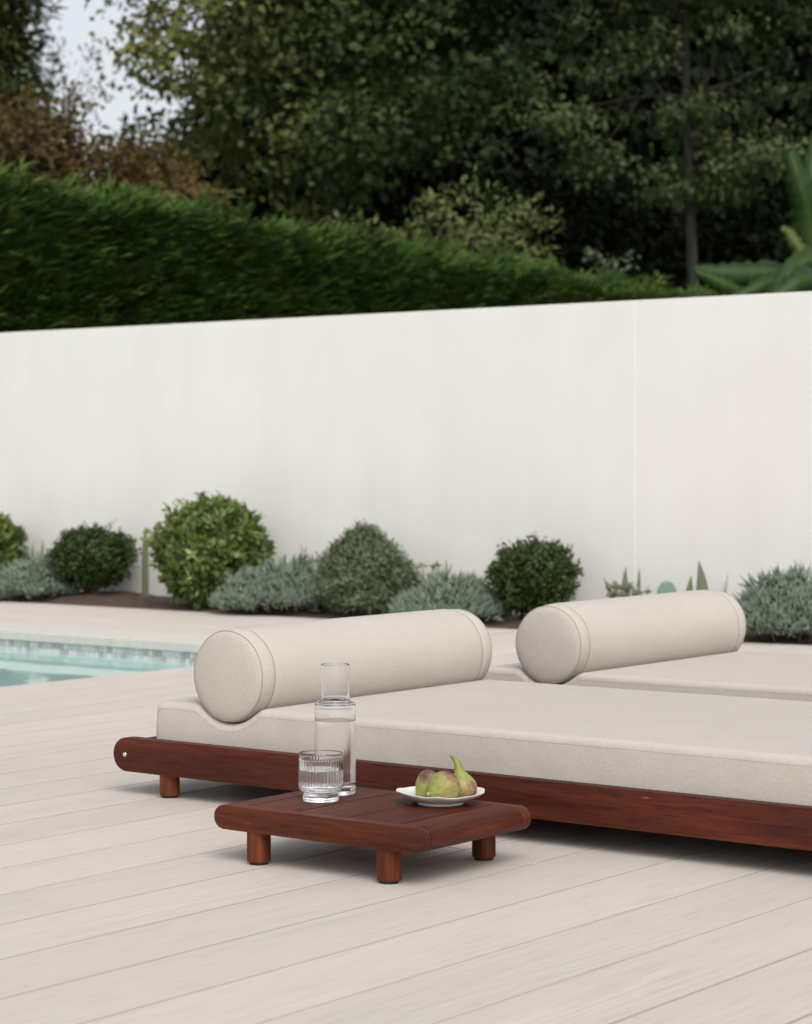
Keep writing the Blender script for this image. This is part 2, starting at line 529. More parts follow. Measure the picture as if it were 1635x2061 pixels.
M['petal'] = plain('dry_petal', (0.75, 0.72, 0.66), 0.8)

# ================================================================== THE SETTING
POOL_X, POOL_Y, BED_Y, WALL_Y = -5.36, 6.56, 7.93, 8.47
bm = bmesh.new()
bmesh.ops.create_grid(bm, x_segments=1, y_segments=1, size=600)
tag(from_bm('ground', bm, M['lawn'], loc=(0, 0, -0.25)), kind='structure')

# --- unseen pale paving added behind and beside the camera to bounce light
bm = bmesh.new()
box(bm, POOL_X + 0.2, 14.0, -14.0, 0.88, -0.2, -0.004)
tag(from_bm('terrace', bm, M['stone']), kind='structure')
bm = bmesh.new()
box(bm, 1.25, 14.0, 0.90, BED_Y - 0.01, -0.2, -0.004)
tag(from_bm('terrace', bm, M['stone']), kind='structure')

# --- deck: a dark subframe with every board laid on it
PITCH, X_REF = 0.1798, -1.345
bm = bmesh.new()
box(bm, POOL_X + 0.03, 1.2, 0.9, BED_Y - 0.01, -0.06, -0.0262)
deck = tag(from_bm('deck', bm, M['dark']), kind='structure')
def board(x0, x1, y0, y1, mat, parent):
    bm = bmesh.new()
    w, l, c = (x1 - x0) / 2, (y1 - y0) / 2, 0.0014
    vs = [[bm.verts.new((sx * (w - k), sy * (l - k), z)) for sx, sy in ((-1, -1), (1, -1), (1, 1), (-1, 1))]
          for k, z in ((0, -0.025), (0, -c), (c * .4, -c * .35), (c, 0))]
    bm.faces.new(vs[0][::-1]); bm.faces.new(vs[3])
    for a, b in zip(vs, vs[1:]):
        for i in range(4):
            bm.faces.new((a[i], a[(i+1) % 4], b[(i+1) % 4], b[i]))
    o = from_bm('board', bm, mat, parent, loc=((x0 + x1) / 2, (y0 + y1) / 2, 0.0))
    o.data.materials.append(M['core'])            # uncoated brown sides, kept dark over the chamfers to paint shade in the gaps
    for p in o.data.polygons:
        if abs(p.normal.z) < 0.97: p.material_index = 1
    return o
GAP = 0.0025
hidden = [4.05, 4.9, 5.3, 4.3, 4.6, 4.2, 5.0]
for n in range(-12, 22):
    x1 = X_REF - PITCH * n
    x0 = x1 - PITCH
    if n == 6: cuts = [0.95, 3.367, BED_Y]
    elif n <= 10: cuts = [0.95, hidden[n % 7], BED_Y]
    else: cuts = [0.95, (7.2, 6.3, 7.55)[n % 3], BED_Y]
    if n == 21: x0 = POOL_X
    g0 = 0.0010 + GAP * abs(math.sin(n * 2.63 + 3.9)); g1 = 0.0010 + GAP * abs(math.sin((n - 1) * 2.63 + 3.9))
    for a, b in zip(cuts, cuts[1:]):
        board(x0 + g0 / 2, x1 - g1 / 2, a + 0.0015, b - 0.0015, M['deck'], deck)

# --- paving strip behind the pool
bm = bmesh.new()
box(bm, -15.5, POOL_X - 0.02, POOL_Y + 0.02, BED_Y - 0.01, -0.06, -0.0262)
paving = tag(from_bm('poolside_path', bm, M['dark']), kind='structure')
y = POOL_Y + 0.19
while y < BED_Y - 0.02:
    y1 = min(y + 0.1965, BED_Y)
    off = random.uniform(-0.9, 0)
    x = -15.4 + off
    while x < POOL_X - 0.02:
        xe = min(x + 3.6, POOL_X - 0.004)
        board(x + 0.001, xe - 0.001, y + 0.001, y1 - 0.001, M['deck_x'], paving)
        x = xe + (0.1 if xe >= POOL_X - 0.005 else 0)
    y = y1
x = -15.4
while x < POOL_X - 0.05:
    xe = min(x + 0.9, POOL_X - 0.004)
    bm = bmesh.new()
    box(bm, x + 0.001, xe - 0.001, POOL_Y - 0.025, POOL_Y + 0.188, -0.037, 0.001, 0.004, 2)
    from_bm('coping_stone', bm, M['stone'], paving)
    x = xe

# --- pool
bm = bmesh.new()
box(bm, -15.4, POOL_X + 0.025, POOL_Y + 0.012, POOL_Y + 0.09, -0.24, -0.0385)
box(bm, POOL_X + 0.02, POOL_X + 0.1, -2.0, POOL_Y + 0.011, -0.24, -0.0615)
pool = tag(from_bm('swimming_pool', bm, M['grout']), kind='structure')
tm = bmesh.new(); box(tm, -0.0118, 0.0118, -0.003, 0.003, -0.0118, 0.0118, 0.002, 1)
tmesh = None
TS = 0.0255
for j in range(3):
    for i in range(96):
        x = POOL_X - 0.01 - TS * (i + 0.5)
        if tmesh is None:
            o = from_bm('mosaic_tile', tm, M['tile'], pool); tmesh = o.data
        else:
            o = link(bpy.data.objects.new('mosaic_tile', tmesh), pool)
        o.location = (x, POOL_Y + 0.0095 + random.uniform(-.0006, .0006), -0.0395 - TS * (j + 0.5))
bm = bmesh.new()
bmesh.ops.create_grid(bm, x_segments=1, y_segments=1, size=1)
for v in bm.verts:
    v.co = ((POOL_X + 0.019) if v.co.x > 0 else -15.4, (POOL_Y + 0.0115) if v.co.y > 0 else -3.0, 0)
tag(from_bm('pool_water', bm, M['water'], loc=(0, 0, -0.082)), kind='structure')

# --- planting bed with mulch
nx, ny = 260, 14
xs = np.linspace(-15.5, 1.2, nx); ys = np.linspace(BED_Y + 0.004, WALL_Y + 0.02, ny)
gx, gy = np.meshgrid(xs, ys, indexing='ij')
t = (gy - BED_Y) / (WALL_Y - BED_Y)
gz = -0.012 + 0.03 * np.clip(t * 3, 0, 1) + 0.022 * np.exp(-((gx + 8.3) / 0.25) ** 2) * np.clip(t * 3, 0, 1)
gz += rng.normal(0, 0.004, gz.shape)
gz[:, 0] = -0.03
idx = np.arange(nx * ny).reshape(nx, ny)
fc = np.stack([idx[:-1, :-1], idx[1:, :-1], idx[1:, 1:], idx[:-1, 1:]], -1).reshape(-1, 4)
tag(from_np('planting_bed', np.stack([gx, gy, gz], -1).reshape(-1, 3), fc, M['soil'], smooth=True), kind='structure')

# --- garden wall: rendered panels meeting at a joint bead
WALL_H = 1.432
SEAM_X = on_y(1278, WALL_Y)[0]
wall = tag(empty('garden_wall', (SEAM_X, WALL_Y, 0)), 'long white rendered garden wall behind the planted bed', 'wall')
for a, b in ((-17.0 - SEAM_X, -0.0005), (0.0005, 4.0 - SEAM_X)):
    bm = bmesh.new()
    box(bm, a, b, 0, 0.2, -0.25, WALL_H, 0.003, 2)
    from_bm('wall_panel', bm, M['plaster'], wall)
bm = bmesh.new()
box(bm, -0.004, 0.004, -0.0008, 0.19, -0.2, WALL_H - 0.004, 0.001, 1)
from_bm('joint_bead', bm, M['bead'], wall)

# ================================================================== FURNITURE
def stadium(x0, x1, z0, z1, n=12, left=True, right=True):
    """outline in x,z with half-round ends"""
    r = (z1 - z0) / 2; zc = (z0 + z1) / 2
    pts = []
    if right:
        pts += [(x1 - r + r * math.sin(math.pi * k / n), zc - r * math.cos(math.pi * k / n)) for k in range(n + 1)]
    else: pts += [(x1, z0), (x1, z1)]
    if left:
        pts += [(x0 + r - r * math.sin(math.pi * k / n), zc + r * math.cos(math.pi * k / n)) for k in range(n + 1)]
    else: pts += [(x0, z1), (x0, z0)]
    return pts

def leg(parent, x, y, ztop, r=0.0215):
    bm = bmesh.new()
    z0 = 0.0045
    lathe(bm, [(0, z0), (r - 0.002, z0), (r, z0 + 0.002), (r, ztop), (0, ztop)], 40)
    l = from_bm('leg', bm, M['wood_z'], parent, 40, loc=(x, y, 0))
    bm = bmesh.new()
    lathe(bm, [(0, 0), (r - 0.0045, 0), (r - 0.0045, z0 + 0.0005), (0, z0 + 0.0005)], 32)
    from_bm('foot', bm, M['rubber'], l, 40)
    return l

# --- sun lounger frame (local origin at the head end of the front rail)
ZB, ZT = 0.049, 0.1215
LX0, LY0, LLEN, LWID = -3.455, 3.485, 2.05, 0.895
def make_lounger(loc, label):
    t = tag(empty('sun_lounger', loc), label, 'sun lounger', 'low sun loungers on the deck')
    RT = 0.029
    for y0 in (0, LWID - RT):
        bm = bmesh.new()
        prism(bm, stadium(0, LLEN, ZB, ZT, 14), 'Y', y0, y0 + RT, 0.003, 2)
        rail = from_bm('side_rail', bm, M['wood_x'], t, 35)
        for x in (0.037, LLEN - 0.037):
            bm = bmesh.new()
            ys = -0.0015 if y0 == 0 else LWID + 0.0015
            lathe(bm, [(0, -0.0045), (0.0052, -0.0045), (0.0052, 0.0005), (0.0042, 0.0015), (0.0022, 0.0015), (0.0018, 0.0004), (0, 0.0004)], 20,
                  Matrix.Translation((x, ys, (ZB + ZT) / 2)) @ Matrix.Rotation(R(90 if y0 == 0 else -90), 4, 'X'))
            from_bm('bolt', bm, M['steel'], rail, 40)
    for x0 in (0.018, LLEN - 0.083):
        bm = bmesh.new()
        prism(bm, stadium(x0, x0 + 0.065, ZB + 0.004, ZT - 0.004, 10), 'Y', RT + 0.0005, LWID - RT - 0.0005)
        from_bm('cross_rail', bm, M['wood_y'], t, 35)
    k = 12
    for i in range(k):
        a = 0.1 + (LLEN - 0.2) * i / k
        bm = bmesh.new()
        box(bm, a, a + 0.13, RT + 0.0005, LWID - RT - 0.0005, ZB + 0.012, 0.0795, 0.002, 1)
        from_bm('slat', bm, M['wood_y'], t)
    for yb in (0.28, 0.58):  # beams added under the slats to block light and deepen the shade
        bm = bmesh.new()
        box(bm, 0.1, LLEN - 0.1, yb, yb + 0.035, 0.008, ZB + 0.0115, 0.002, 1)
        from_bm('support_beam', bm, M['wood_x'], t)
    for x in (0.148, LLEN - 0.148):
        for y in (0.0222, LWID - 0.0222):
            leg(t, x, y, ZB + 0.0002)
    return t

# --- mattress with a trough for the bolster
MX0, MLEN, MZ0, MZ1 = 0.096, 1.86, 0.08, 0.2035
MY0, MY1 = 0.032, LWID - 0.032
BX, BZ, BR = 0.305, 0.268, 0.0995          # bolster axis, local
def top_z(x):
    g = 9.0
    dx = abs(x - BX)
    if dx < 0.1015: g = BZ - math.sqrt(0.1015 ** 2 - dx ** 2)
    k = 0.026
    h = max(k - abs(MZ1 - g), 0) / k
    return min(MZ1, g) - h * h * k * 0.25
def soft_prism(bm, pts, y0, y1, t, seg):
    """open outline over the top (closed along the bottom) extruded in y with rolled edges"""
    m = len(pts)
    nrm = []
    for i in range(m):
        a = Vector(pts[min(i+1, m-1)]) - Vector(pts[max(i-1, 0)])
        a.normalize(); nrm.append(Vector((a.y, -a.x)))
    loops = []
    for side, ys in ((0, y0), (1, y1)):
        for k in range(seg + 1):
            q = k if side == 0 else seg - k
            a = R(90) * q / seg
            ins = t * (1 - math.sin(a)); dy = t * (1 - math.cos(a))
            yy = ys + dy if side == 0 else ys - dy
            ring = []
            for i, (p, n_) in enumerate(zip(pts, nrm)):
                x = p[0] + n_.x * ins; z = p[1] + n_.y * ins
                if i in (0, m - 1): z = p[1]
                ring.append(bm.verts.new((x, yy, z)))
            loops.append(ring)
    for a, b in zip(loops, loops[1:]):
        for i in range(m):
            bm.faces.new((a[i], a[(i+1) % m], b[(i+1) % m], b[i]))
    bm.faces.new(loops[0]); bm.faces.new(loops[-1][::-1])

def make_mattress(loc, label):
    t = tag(empty('mattress', loc), label, 'mattress', 'linen mattresses on the loungers')
    xe = MX0 + MLEN
    top = []
    rc = 0.02
    n = 6
    top += [(MX0 - 0.002, MZ0), (MX0 - 0.006, 0.115), (MX0 - 0.005, 0.15)]
    top += [(MX0 + rc - (rc + 0.003) * math.cos(R(90) * k / n), MZ1 - rc + rc * math.sin(R(90) * k / n)) for k in range(n)]
    x = MX0 + rc
    while x < BX + 0.2 - 0.003:
        top.append((x, top_z(x))); x += 0.006
    while x < xe - rc - 0.04:
        top.append((x, MZ1 + 0.0012 * (1 - math.cos((x - BX - 0.2) * 3.7)))); x += 0.06
    top += [(xe - rc + rc * math.sin(R(90) * k / n), MZ1 - rc + rc * math.cos(R(90) * k / n)) for k in range(n + 1)]
    top += [(xe, MZ0)]
    bm = bmesh.new()
    soft_prism(bm, top, MY0, MY1, 0.016, 6)
    from_bm('cover', bm, M['fabric'], t, 50)
    for y in (MY0, MY1):
        for off, rr in ((0.0155, 0.0005),):
            pts = []
            for i, (x, z) in enumerate(top[3:-1]):
                j = i + 3
                a = Vector((top[j+1][0] - top[j-1][0], top[j+1][1] - top[j-1][1]))
                a.normalize()
                p = (x + a.y * off, y, z - a.x * off)
                if not pts or (Vector(p) - Vector(pts[-1])).length > 0.004: pts.append(p)
            bm = bmesh.new()
            tube(bm, pts, rr, 5)
            from_bm('seam', bm, M['fabric'], t, 180)
    return t

def make_bolster(loc, label):
    t = tag(empty('bolster_cushion', loc), label, 'bolster', 'round bolsters across the loungers')
    L = MY1 - MY0
    rc = 0.0955
    half = [(0.0, -0.0105), (0.03, -0.010), (0.06, -0.0082), (0.08, -0.0050), (0.09, -0.0022), (rc, 0.0015), (rc + 0.0015, 0.006),
            (BR - 0.001, 0.018), (BR, 0.030), (BR - 0.0009, 0.0385), (BR - 0.0022, 0.0405), (BR - 0.0007, 0.0425), (BR + 0.0004, 0.055), (BR + 0.001, 0.12)]
    prof = half + [(BR + 0.0012, L / 2)] + [(r, L - z) for r, z in half[::-1]]
    def wob(a, i): return 1 + 0.007 * math.sin(2 * a + i * .4) + 0.0045 * math.sin(5 * a + i)
    bm = bmesh.new()
    Mx = Matrix.Translation((BX, MY0, BZ)) @ Matrix.Rotation(R(-90), 4, 'X')
    lathe(bm, prof, 96, Mx, wob)
    from_bm('cover', bm, M['fabric'], t, 60)
    for z, r, w in ((0.0015, rc, 0.0012), (0.0405, BR - 0.0014, 0.0011), (L - 0.0405, BR - 0.0014, 0.0011), (L - 0.0015, rc, 0.0012)):
        bm = bmesh.new()
        i0 = 5 if r == rc else 10
        pts = [Mx @ Vector((r * wob(2*math.pi*k/96, i0 if z < L/2 else len(prof)-1-i0) * math.cos(2*math.pi*k/96), r * wob(2*math.pi*k/96, i0 if z < L/2 else len(prof)-1-i0) * math.sin(2*math.pi*k/96), z)) for k in range(96)]
        tube(bm, pts, w, 5, closed=True)
        from_bm('piping', bm, M['seam'], t, 180)
    return t

A = (LX0, LY0, 0)
B = (LX0 + 0.09, LY0 + 1.078, 0)
make_lounger(A, 'low dark red hardwood sun lounger in front, beside the little table')
make_lounger(B, 'second low hardwood sun lounger behind the front lounger')
make_mattress(A, 'thick natural linen mattress on the front lounger')
make_mattress(B, 'natural linen mattress on the lounger behind')
make_bolster(A, 'cylindrical linen bolster cushion on the front mattress')
make_bolster(B, 'cylindrical linen bolster cushion on the rear mattress, nearest the wall')

# --- little low table
TX0, TX1, TY0, TY1, TZ0, TZ1 = -2.721, -2.249, 3.0, 3.3245, 0.0587, 0.1014
tb = tag(empty('low_table', ((TX0 + TX1) / 2, (TY0 + TY1) / 2, 0)), 'small low dark red hardwood table with round legs', 'table')
tc = tb.location
ol = stadium(TX0 - tc.x, TX1 - tc.x, TZ0, TZ1, 16)
for a, b in ((TY0, TY0 + 0.026), (TY1 - 0.026, TY1)):
    bm = bmesh.new()
    prism(bm, ol, 'Y', a - tc.y, b - tc.y, 0.0025, 2)
    from_bm('edge_board', bm, M['table_x'], tb, 35)
cuts = [TX0, -2.660, -2.5445, -2.431, -2.3175, TX1]
for i, (a, b) in enumerate(zip(cuts, cuts[1:])):
    g = 0.0021
    bm = bmesh.new()
    a_, b_ = a - tc.x + (g if i else 0), b - tc.x - (g if i < 4 else 0)
    out = stadium(a_, b_, TZ0, TZ1, 16, left=(i == 0), right=(i == 4))
    prism(bm, out, 'Y', TY0 + 0.0262 - tc.y, TY1 - 0.0262 - tc.y)
    o = from_bm('slat' if 0 < i < 4 else 'side_board', bm, M['table_y'], tb, 35)
bm = bmesh.new()
box(bm, TX0 + 0.03 - tc.x, TX1 - 0.03 - tc.x, TY0 + 0.03 - tc.y, TY1 - 0.03 - tc.y, TZ0 + 0.012, TZ0 + 0.03)
from_bm('underlay', bm, M['dark'], tb)
for x in (-2.632, -2.338):
    for y in (TY0 + 0.0222, TY1 - 0.0222):
        leg(tb, x - tc.x, y - tc.y, TZ0 + 0.0002)

# ================================================================== TABLEWARE
TOP = TZ1 + 0.0003
def ripple(nrib, amp, lo, hi):
    return lambda a, i: 1 + (amp * math.cos(nrib * a) if lo <= i <= hi else 0.0)

def refine(prof, ribs):
    """support rings next to every bend; ribs = profile index range that is fluted"""
    out, fl = [], []
    for i, p in enumerate(prof):
        f = ribs[0] <= i <= ribs[1]
        out.append(p); fl.append(1.0 if f else 0.0)
        if i + 1 < len(prof):
            q = prof[i+1]
            L = math.hypot(q[0]-p[0], q[1]-p[1])
            g = ribs[0] <= i + 1 <= ribs[1]
            if L > 0.003:
                for t in (0.0007 / L, 1 - 0.0007 / L):
                    out.append((p[0] + (q[0]-p[0])*t, p[1] + (q[1]-p[1])*t)); fl.append(1.0 if (f and g) else 0.0)
    return out, fl
def turned(bm, prof, n, nrib=0, amp=0.0, ribs=(99, 99)):
    pr, fl = refine(prof, ribs)
    lathe(bm, pr, n, None, lambda a, i: 1 + amp * fl[i] * math.cos(nrib * a))
# glass tumbler
p = on_plane(646, 1612, TZ1)
tum = tag(empty('tumbler', (p.x, p.y, TOP)), 'short ribbed glass tumbler half full of water', 'glass')
outer = [(0, 0.0), (0.030, 0.0), (0.0325, 0.0015), (0.0332, 0.006), (0.0328, 0.016), (0.0345, 0.0185), (0.0390, 0.0215), (0.0402, 0.026), (0.0402, 0.05), (0.0402, 0.076), (0.0400, 0.0795), (0.0399, 0.086), (0.0393, 0.0873)]
inner = [(0.0388, 0.0865), (0.0389, 0.0795), (0.0385, 0.05), (0.0383, 0.027), (0.0360, 0.0235), (0.030, 0.021), (0.0, 0.0195)]
bm = bmesh.new()
turned(bm, outer + inner, 432, 42, 0.013, (7, 9))
from_bm('glass_body', bm, M['glass'], tum, 60)
bm = bmesh.new()
turned(bm, [(0, 0.0190), (0.0302, 0.0205), (0.0363, 0.0232), (0.0386, 0.027), (0.0387, 0.05), (0.03873, 0.0575), (0.0380, 0.0570), (0, 0.0568)], 140)
from_bm('water', bm, M['drink'], tum, 60)

# carafe
p = on_plane(675, 1598, TZ1)
car = tag(empty('carafe', (p.x, p.y, TOP)), 'tall clear glass carafe with a narrower neck, part filled with water', 'carafe')
outer = [(0, 0.0), (0.035, 0.0), (0.0375, 0.0018), (0.0382, 0.006), (0.0383, 0.02), (0.0383, 0.08), (0.0383, 0.14), (0.0383, 0.163), (0.0372, 0.1685), (0.034, 0.1715), (0.0282, 0.1725), (0.0266, 0.1745), (0.0263, 0.18), (0.0263, 0.21), (0.0263, 0.2395), (0.0258, 0.2408)]
inner = [(0.0253, 0.2400), (0.0253, 0.21), (0.0253, 0.178), (0.0256, 0.1735), (0.0270, 0.1705), (0.033, 0.1690), (0.0358, 0.166), (0.0366, 0.160), (0.0366, 0.14), (0.0366, 0.08), (0.0366, 0.018), (0.034, 0.0145), (0.0, 0.0135)]
bm = bmesh.new()
turned(bm, outer + inner, 432, 54, 0.003, (24, 26))
from_bm('glass_body', bm, M['glass'], car, 60)
bm = bmesh.new()
turned(bm, [(0, 0.0133), (0.0342, 0.0143), (0.0369, 0.018), (0.0369, 0.08), (0.0369, 0.1372), (0.0363, 0.1367), (0, 0.1365)], 140)
from_bm('water', bm, M['drink'], car, 60)

# plate with a wavy rim
p = on_plane(887, 1617, TZ1)
PL = Vector((p.x, p.y, TOP))
plate = tag(empty('plate', PL), 'small white porcelain plate with a wavy rim, holding figs', 'plate')
prof = [(0.0, 0.0035), (0.036, 0.0035), (0.0385, 0.0), (0.0415, 0.0), (0.0425, 0.0035), (0.060, 0.0095), (0.0745, 0.0170), (0.0795, 0.0210), (0.0800, 0.0222), (0.0790, 0.0226), (0.073, 0.0187), (0.058, 0.0122), (0.042, 0.0078), (0.0, 0.0066)]
bm = bmesh.new()
lathe(bm, prof, 120)
for v in bm.verts:
    r = math.hypot(v.co.x, v.co.y)
    if r > 0.045:
        k = min(1, (r - 0.045) / 0.035)
        a = math.atan2(v.co.y, v.co.x)
        f = 1 + k * (0.008 * math.sin(7 * a + 0.6) + 0.012 * math.sin(3 * a + 1.0))
        v.co.x *= f; v.co.y *= f
        v.co.z += k * (0.0007 * math.sin(7 * a + 2.2) + 0.0018 * math.sin(2 * a - 0.4) + 0.0004 * math.sin(11 * a))
from_bm('dish', bm, M['china'], plate, 50)

# figs
FIG_UP = [(0.0, 0.0), (0.10, 0.004), (0.24, 0.02), (0.37, 0.07), (0.455, 0.15), (0.495, 0.24), (0.50, 0.32), (0.465, 0.42), (0.385, 0.52), (0.285, 0.61), (0.215, 0.69), (0.17, 0.77), (0.145, 0.85), (0.125, 0.93), (0.115, 0.985), (0.09, 1.0), (0, 1.0)]
FIG_LIE = [(0.0, 0.0), (0.12, 0.006), (0.28, 0.03), (0.41, 0.10), (0.485, 0.22), (0.50, 0.34), (0.475, 0.48), (0.41, 0.62), (0.31, 0.74), (0.20, 0.84), (0.125, 0.90), (0.0, 0.92)]
def fig(label, prof, width, length, loc, axis, mat, bend=(0, 0), stem=None, sph=1.0):
    t = tag(empty('fig', loc), label, 'fig', 'figs on the plate')
    q = Vector(axis).normalized().to_track_quat('Z', 'Y').to_matrix().to_4x4()
    bm = bmesh.new()
    lathe(bm, [(r * width, z * length) for r, z in prof], 64, None, lambda a, i: 1 + 0.012 * math.sin(9 * a + i * .2) + 0.02 * math.sin(3 * a))
    for v in bm.verts:
        k = max(0, v.co.z / length - 0.4)
        v.co.x += bend[0] * k * k; v.co.y += bend[1] * k * k
        v.co.z -= length * 0.33
    o = from_bm('fruit', bm, mat, t, 180)
    o.matrix_local = q
    if stem:
        r0, r1, z0, z1, bx, by = stem
        def pt(u):
            z = z0 + (z1 - z0) * u
            k = max(0, z / length - 0.4)
            return (bend[0]*k*k + bx*u*u, bend[1]*k*k + by*u*u, z - length * 0.33)
        bm = bmesh.new()
        tube(bm, [pt(u) for u in (0, .2, .4, .6, .8, 1)], [r0, r0*.85 + r1*.15, r0*.6+r1*.4, r1, r1, r1*1.06], 16)
        s = from_bm('stem', bm, M['fig_stem'], t, 40); s.matrix_local = q
        bm = bmesh.new()
        e = Vector(pt(1)); d = (e - Vector(pt(.8))).normalized()
        tube(bm, [e - d * 0.0002, e + d * 0.0004], [r1 * 0.92, r1 * 0.8], 14)
        s2 = from_bm('stem_end', bm, M['fig_cut'], t, 40); s2.matrix_local = q
    return t
def fp(u, v, dd):      # place above the plate
    return at(u, v, (PL.y * _c - PL.x * _s) + dd)
V = lambda r, f, u: RIGHT * r + FWD * f + UP * u
fig('upright green fig with a long curved neck, at the right of the plate', FIG_UP, 0.0525, 0.072, fp(932, 1584, 0.010), V(-0.22, 0.05, 1), M['fig_c'], (0.0, 0.0),
    (0.0072, 0.0042, 0.056, 0.084, 0.003, -0.007))
fig('fig lying at the front of the plate, its stalk towards the viewer', FIG_LIE, 0.0570, 0.0640, fp(896, 1583, -0.024), V(-0.62, -0.62, -0.30), M['fig_b'], (0, 0),
    (0.0072, 0.0034, 0.050, 0.068, 0.004, 0.008))
fig('fig lying at the left of the plate behind the front one', FIG_LIE, 0.0535, 0.060, fp(868, 1576, 0.016), V(-0.55, -0.15, -0.62), M['fig_a'], (0, 0),
    (0.0072, 0.0036, 0.046, 0.066, -0.004, 0.003))

# flake of dry petal on the deck
p = on_plane(1077, 1741, 0)
bm = bmesh.new()
ring = [(-0.0045, 0, .001), (-0.0015, 0.002, .0015), (0.003, 0.0018, .001), (0.0045, -0.0004, .0018), (0.001, -0.002, .001)]
lo = [bm.verts.new((a, b, c)) for a, b, c in ring]; hi = [bm.verts.new((a, b, c + .0006)) for a, b, c in ring]
bm.faces.new(lo[::-1]); bm.faces.new(hi)
for i in range(5): bm.faces.new((lo[i], lo[(i+1) % 5], hi[(i+1) % 5], hi[i]))
tag(from_bm('petal_flake', bm, M['petal'], loc=(p.x, p.y, 0.0002)), 'tiny pale dry flake lying on the deck right of the table', 'petal')

# ================================================================== PLANTS
def unit(a):
    return a / np.maximum(np.linalg.norm(a, axis=-1, keepdims=True), 1e-9)

def leaf_mesh(name, mat, parent, C, D, N, L, W, rnd, fold=0.12, droop=0.12):
    """one folded, pointed leaf of two faces at each base point"""
    D = unit(D); Sd = unit(np.cross(D, N)); N = np.cross(Sd, D)
    L = L[:, None]; W = W[:, None]
    v = np.stack([C, C + D*L*.48 + Sd*W*.5 + N*W*fold, C + D*L - N*L*droop, C + D*L*.48 - Sd*W*.5 + N*W*fold], 1)
    n = len(C)
    b = np.arange(n)[:, None] * 4
    f = np.concatenate([b + [0, 1, 2], b + [0, 2, 3]], 1).reshape(-1, 3)
    return from_np(name, v.reshape(-1, 3), f, mat, parent, np.repeat(rnd, 4))

def finger_mesh(name, mat, parent, C, D, L, Rr, rnd):
    """plump finger leaves: stretched octahedra"""
    D = unit(D)
    A = unit(np.cross(D, rng.normal(size=D.shape))); Bv = np.cross(D, A)
    L = L[:, None]; r = Rr[:, None]
    mid = C + D * L * .55
    v = np.stack([C, mid + A*r, mid + Bv*r, mid - A*r, mid - Bv*r, C + D*L], 1)
    b = np.arange(len(C))[:, None] * 6
    fs = [[0,2,1],[0,3,2],[0,4,3],[0,1,4],[5,1,2],[5,2,3],[5,3,4],[5,4,1]]
    f = np.concatenate([b + q for q in fs], 1).reshape(-1, 3)
    return from_np(name, v.reshape(-1, 3), f, mat, parent, np.repeat(rnd, 6))

def sphere_dirs(n):
    return unit(rng.normal(size=(n, 3)))

def crown(blobs, clumps_per_m3, per, leaf, sig, flat=0.5, hollow=0.45, outw=0.6, down=0.25, upn=0.8, jit=0.6, bias=None, low=None):
    """leaf bases, directions, normals for foliage masses: ellipsoids (centre, (right, fwd, up) radii)"""
    Cs, Ds, Ns, Rn = [], [], [], []
    for c, rad in blobs:
        c = np.array(c); rad = np.array(rad)
        vol = 4.19 * rad.prod()
        k = max(6, int(clumps_per_m3 * vol))
        d = sphere_dirs(k)
        r = hollow + (1 - hollow) * rng.random((k, 1)) ** 0.6
        r *= 1 + 0.14 * rng.normal(size=(k, 1))
        loc = d * r * rad
        cc = c + loc[:, :1]*RIGHT + loc[:, 1:2]*FWD + loc[:, 2:]*UP
        ou = unit(loc[:, :1]*RIGHT/rad[0] + loc[:, 1:2]*FWD/rad[1] + loc[:, 2:]*UP/rad[2])
        tone = rng.random(k)
        off = rng.normal(size=(k, per, 3)) * np.array((sig, sig, sig * flat))
        P = cc[:, None] + off
        D = ou[:, None]*outw + rng.normal(size=P.shape)*jit - UP*down
        N = UP*upn + ou[:, None]*.45 + rng.normal(size=P.shape)*.35
        t = np.clip(0.55*tone[:, None] + 0.45*rng.random((k, per)), 0, 1)
        Cs.append(P.reshape(-1, 3)); Ds.append(D.reshape(-1, 3)); Ns.append(N.reshape(-1, 3)); Rn.append(t.ravel())
    C, D, N, t = (np.concatenate(a) for a in (Cs, Ds, Ns, Rn))
    n = len(C)
    L = leaf[0] * (0.7 + 0.6 * rng.random(n)); W = leaf[1] * (0.7 + 0.6 * rng.random(n))
    return C, D, N, L, W, t

GZ = -0.25
def tree(name, label, cat, base, trunk_r, trunk_top, limbs, leaves, mat, bark='bark', group=None, fold=0.12, droop=0.12):
    base = Vector(base)
    t = tag(empty(name, base), label, cat, group)
    bm = bmesh.new()
    top = Vector(trunk_top) - base
    mids = [Vector((0, 0, -0.05)), Vector((0, 0, 0.08)) ] + [top * u + Vector((math.sin(u*5)*.06, math.cos(u*4)*.06 - .06, 0)) * top.length * .12 for u in (.25, .5, .75, 1)]
    tube(bm, mids, [trunk_r*1.3, trunk_r*1.08, trunk_r*.95, trunk_r*.85, trunk_r*.7, trunk_r*.5], 10)
    from_bm('trunk', bm, M[bark], t, 60)
    for e, r in limbs:
        e = Vector(e) - base
        s = top * random.uniform(0.72, 0.96)
        m = (s + e) / 2 + Vector((random.uniform(-1, 1), random.uniform(-1, 1), random.uniform(-.3, .6))) * (e - s).length * .12
        bm = bmesh.new()
        tube(bm, [s, (s+m)/2 + Vector((0,0,.04)) * (e-s).length, m, (m+e)/2, e], [r, r*.8, r*.6, r*.42, r*.15], 7)
        from_bm('limb', bm, M[bark], t, 60)
    C, D, N, L, W, rn = leaves
    leaf_mesh('crown', mat, t, C - np.array(base), D, N, L, W, rn, fold, droop)
    return t

def blob(u, v, d, ru, rv, rf):
    """foliage mass centred at pixel u,v at d metres, radii given in photo pixels (right, up) and metres (depth)"""
    return (tuple(at(u, v, d)), (ru * d / F, rf, rv * d / F))

def base_at(u, d, z=GZ):
    p = at(u, 930, d); return (p.x, p.y, z)

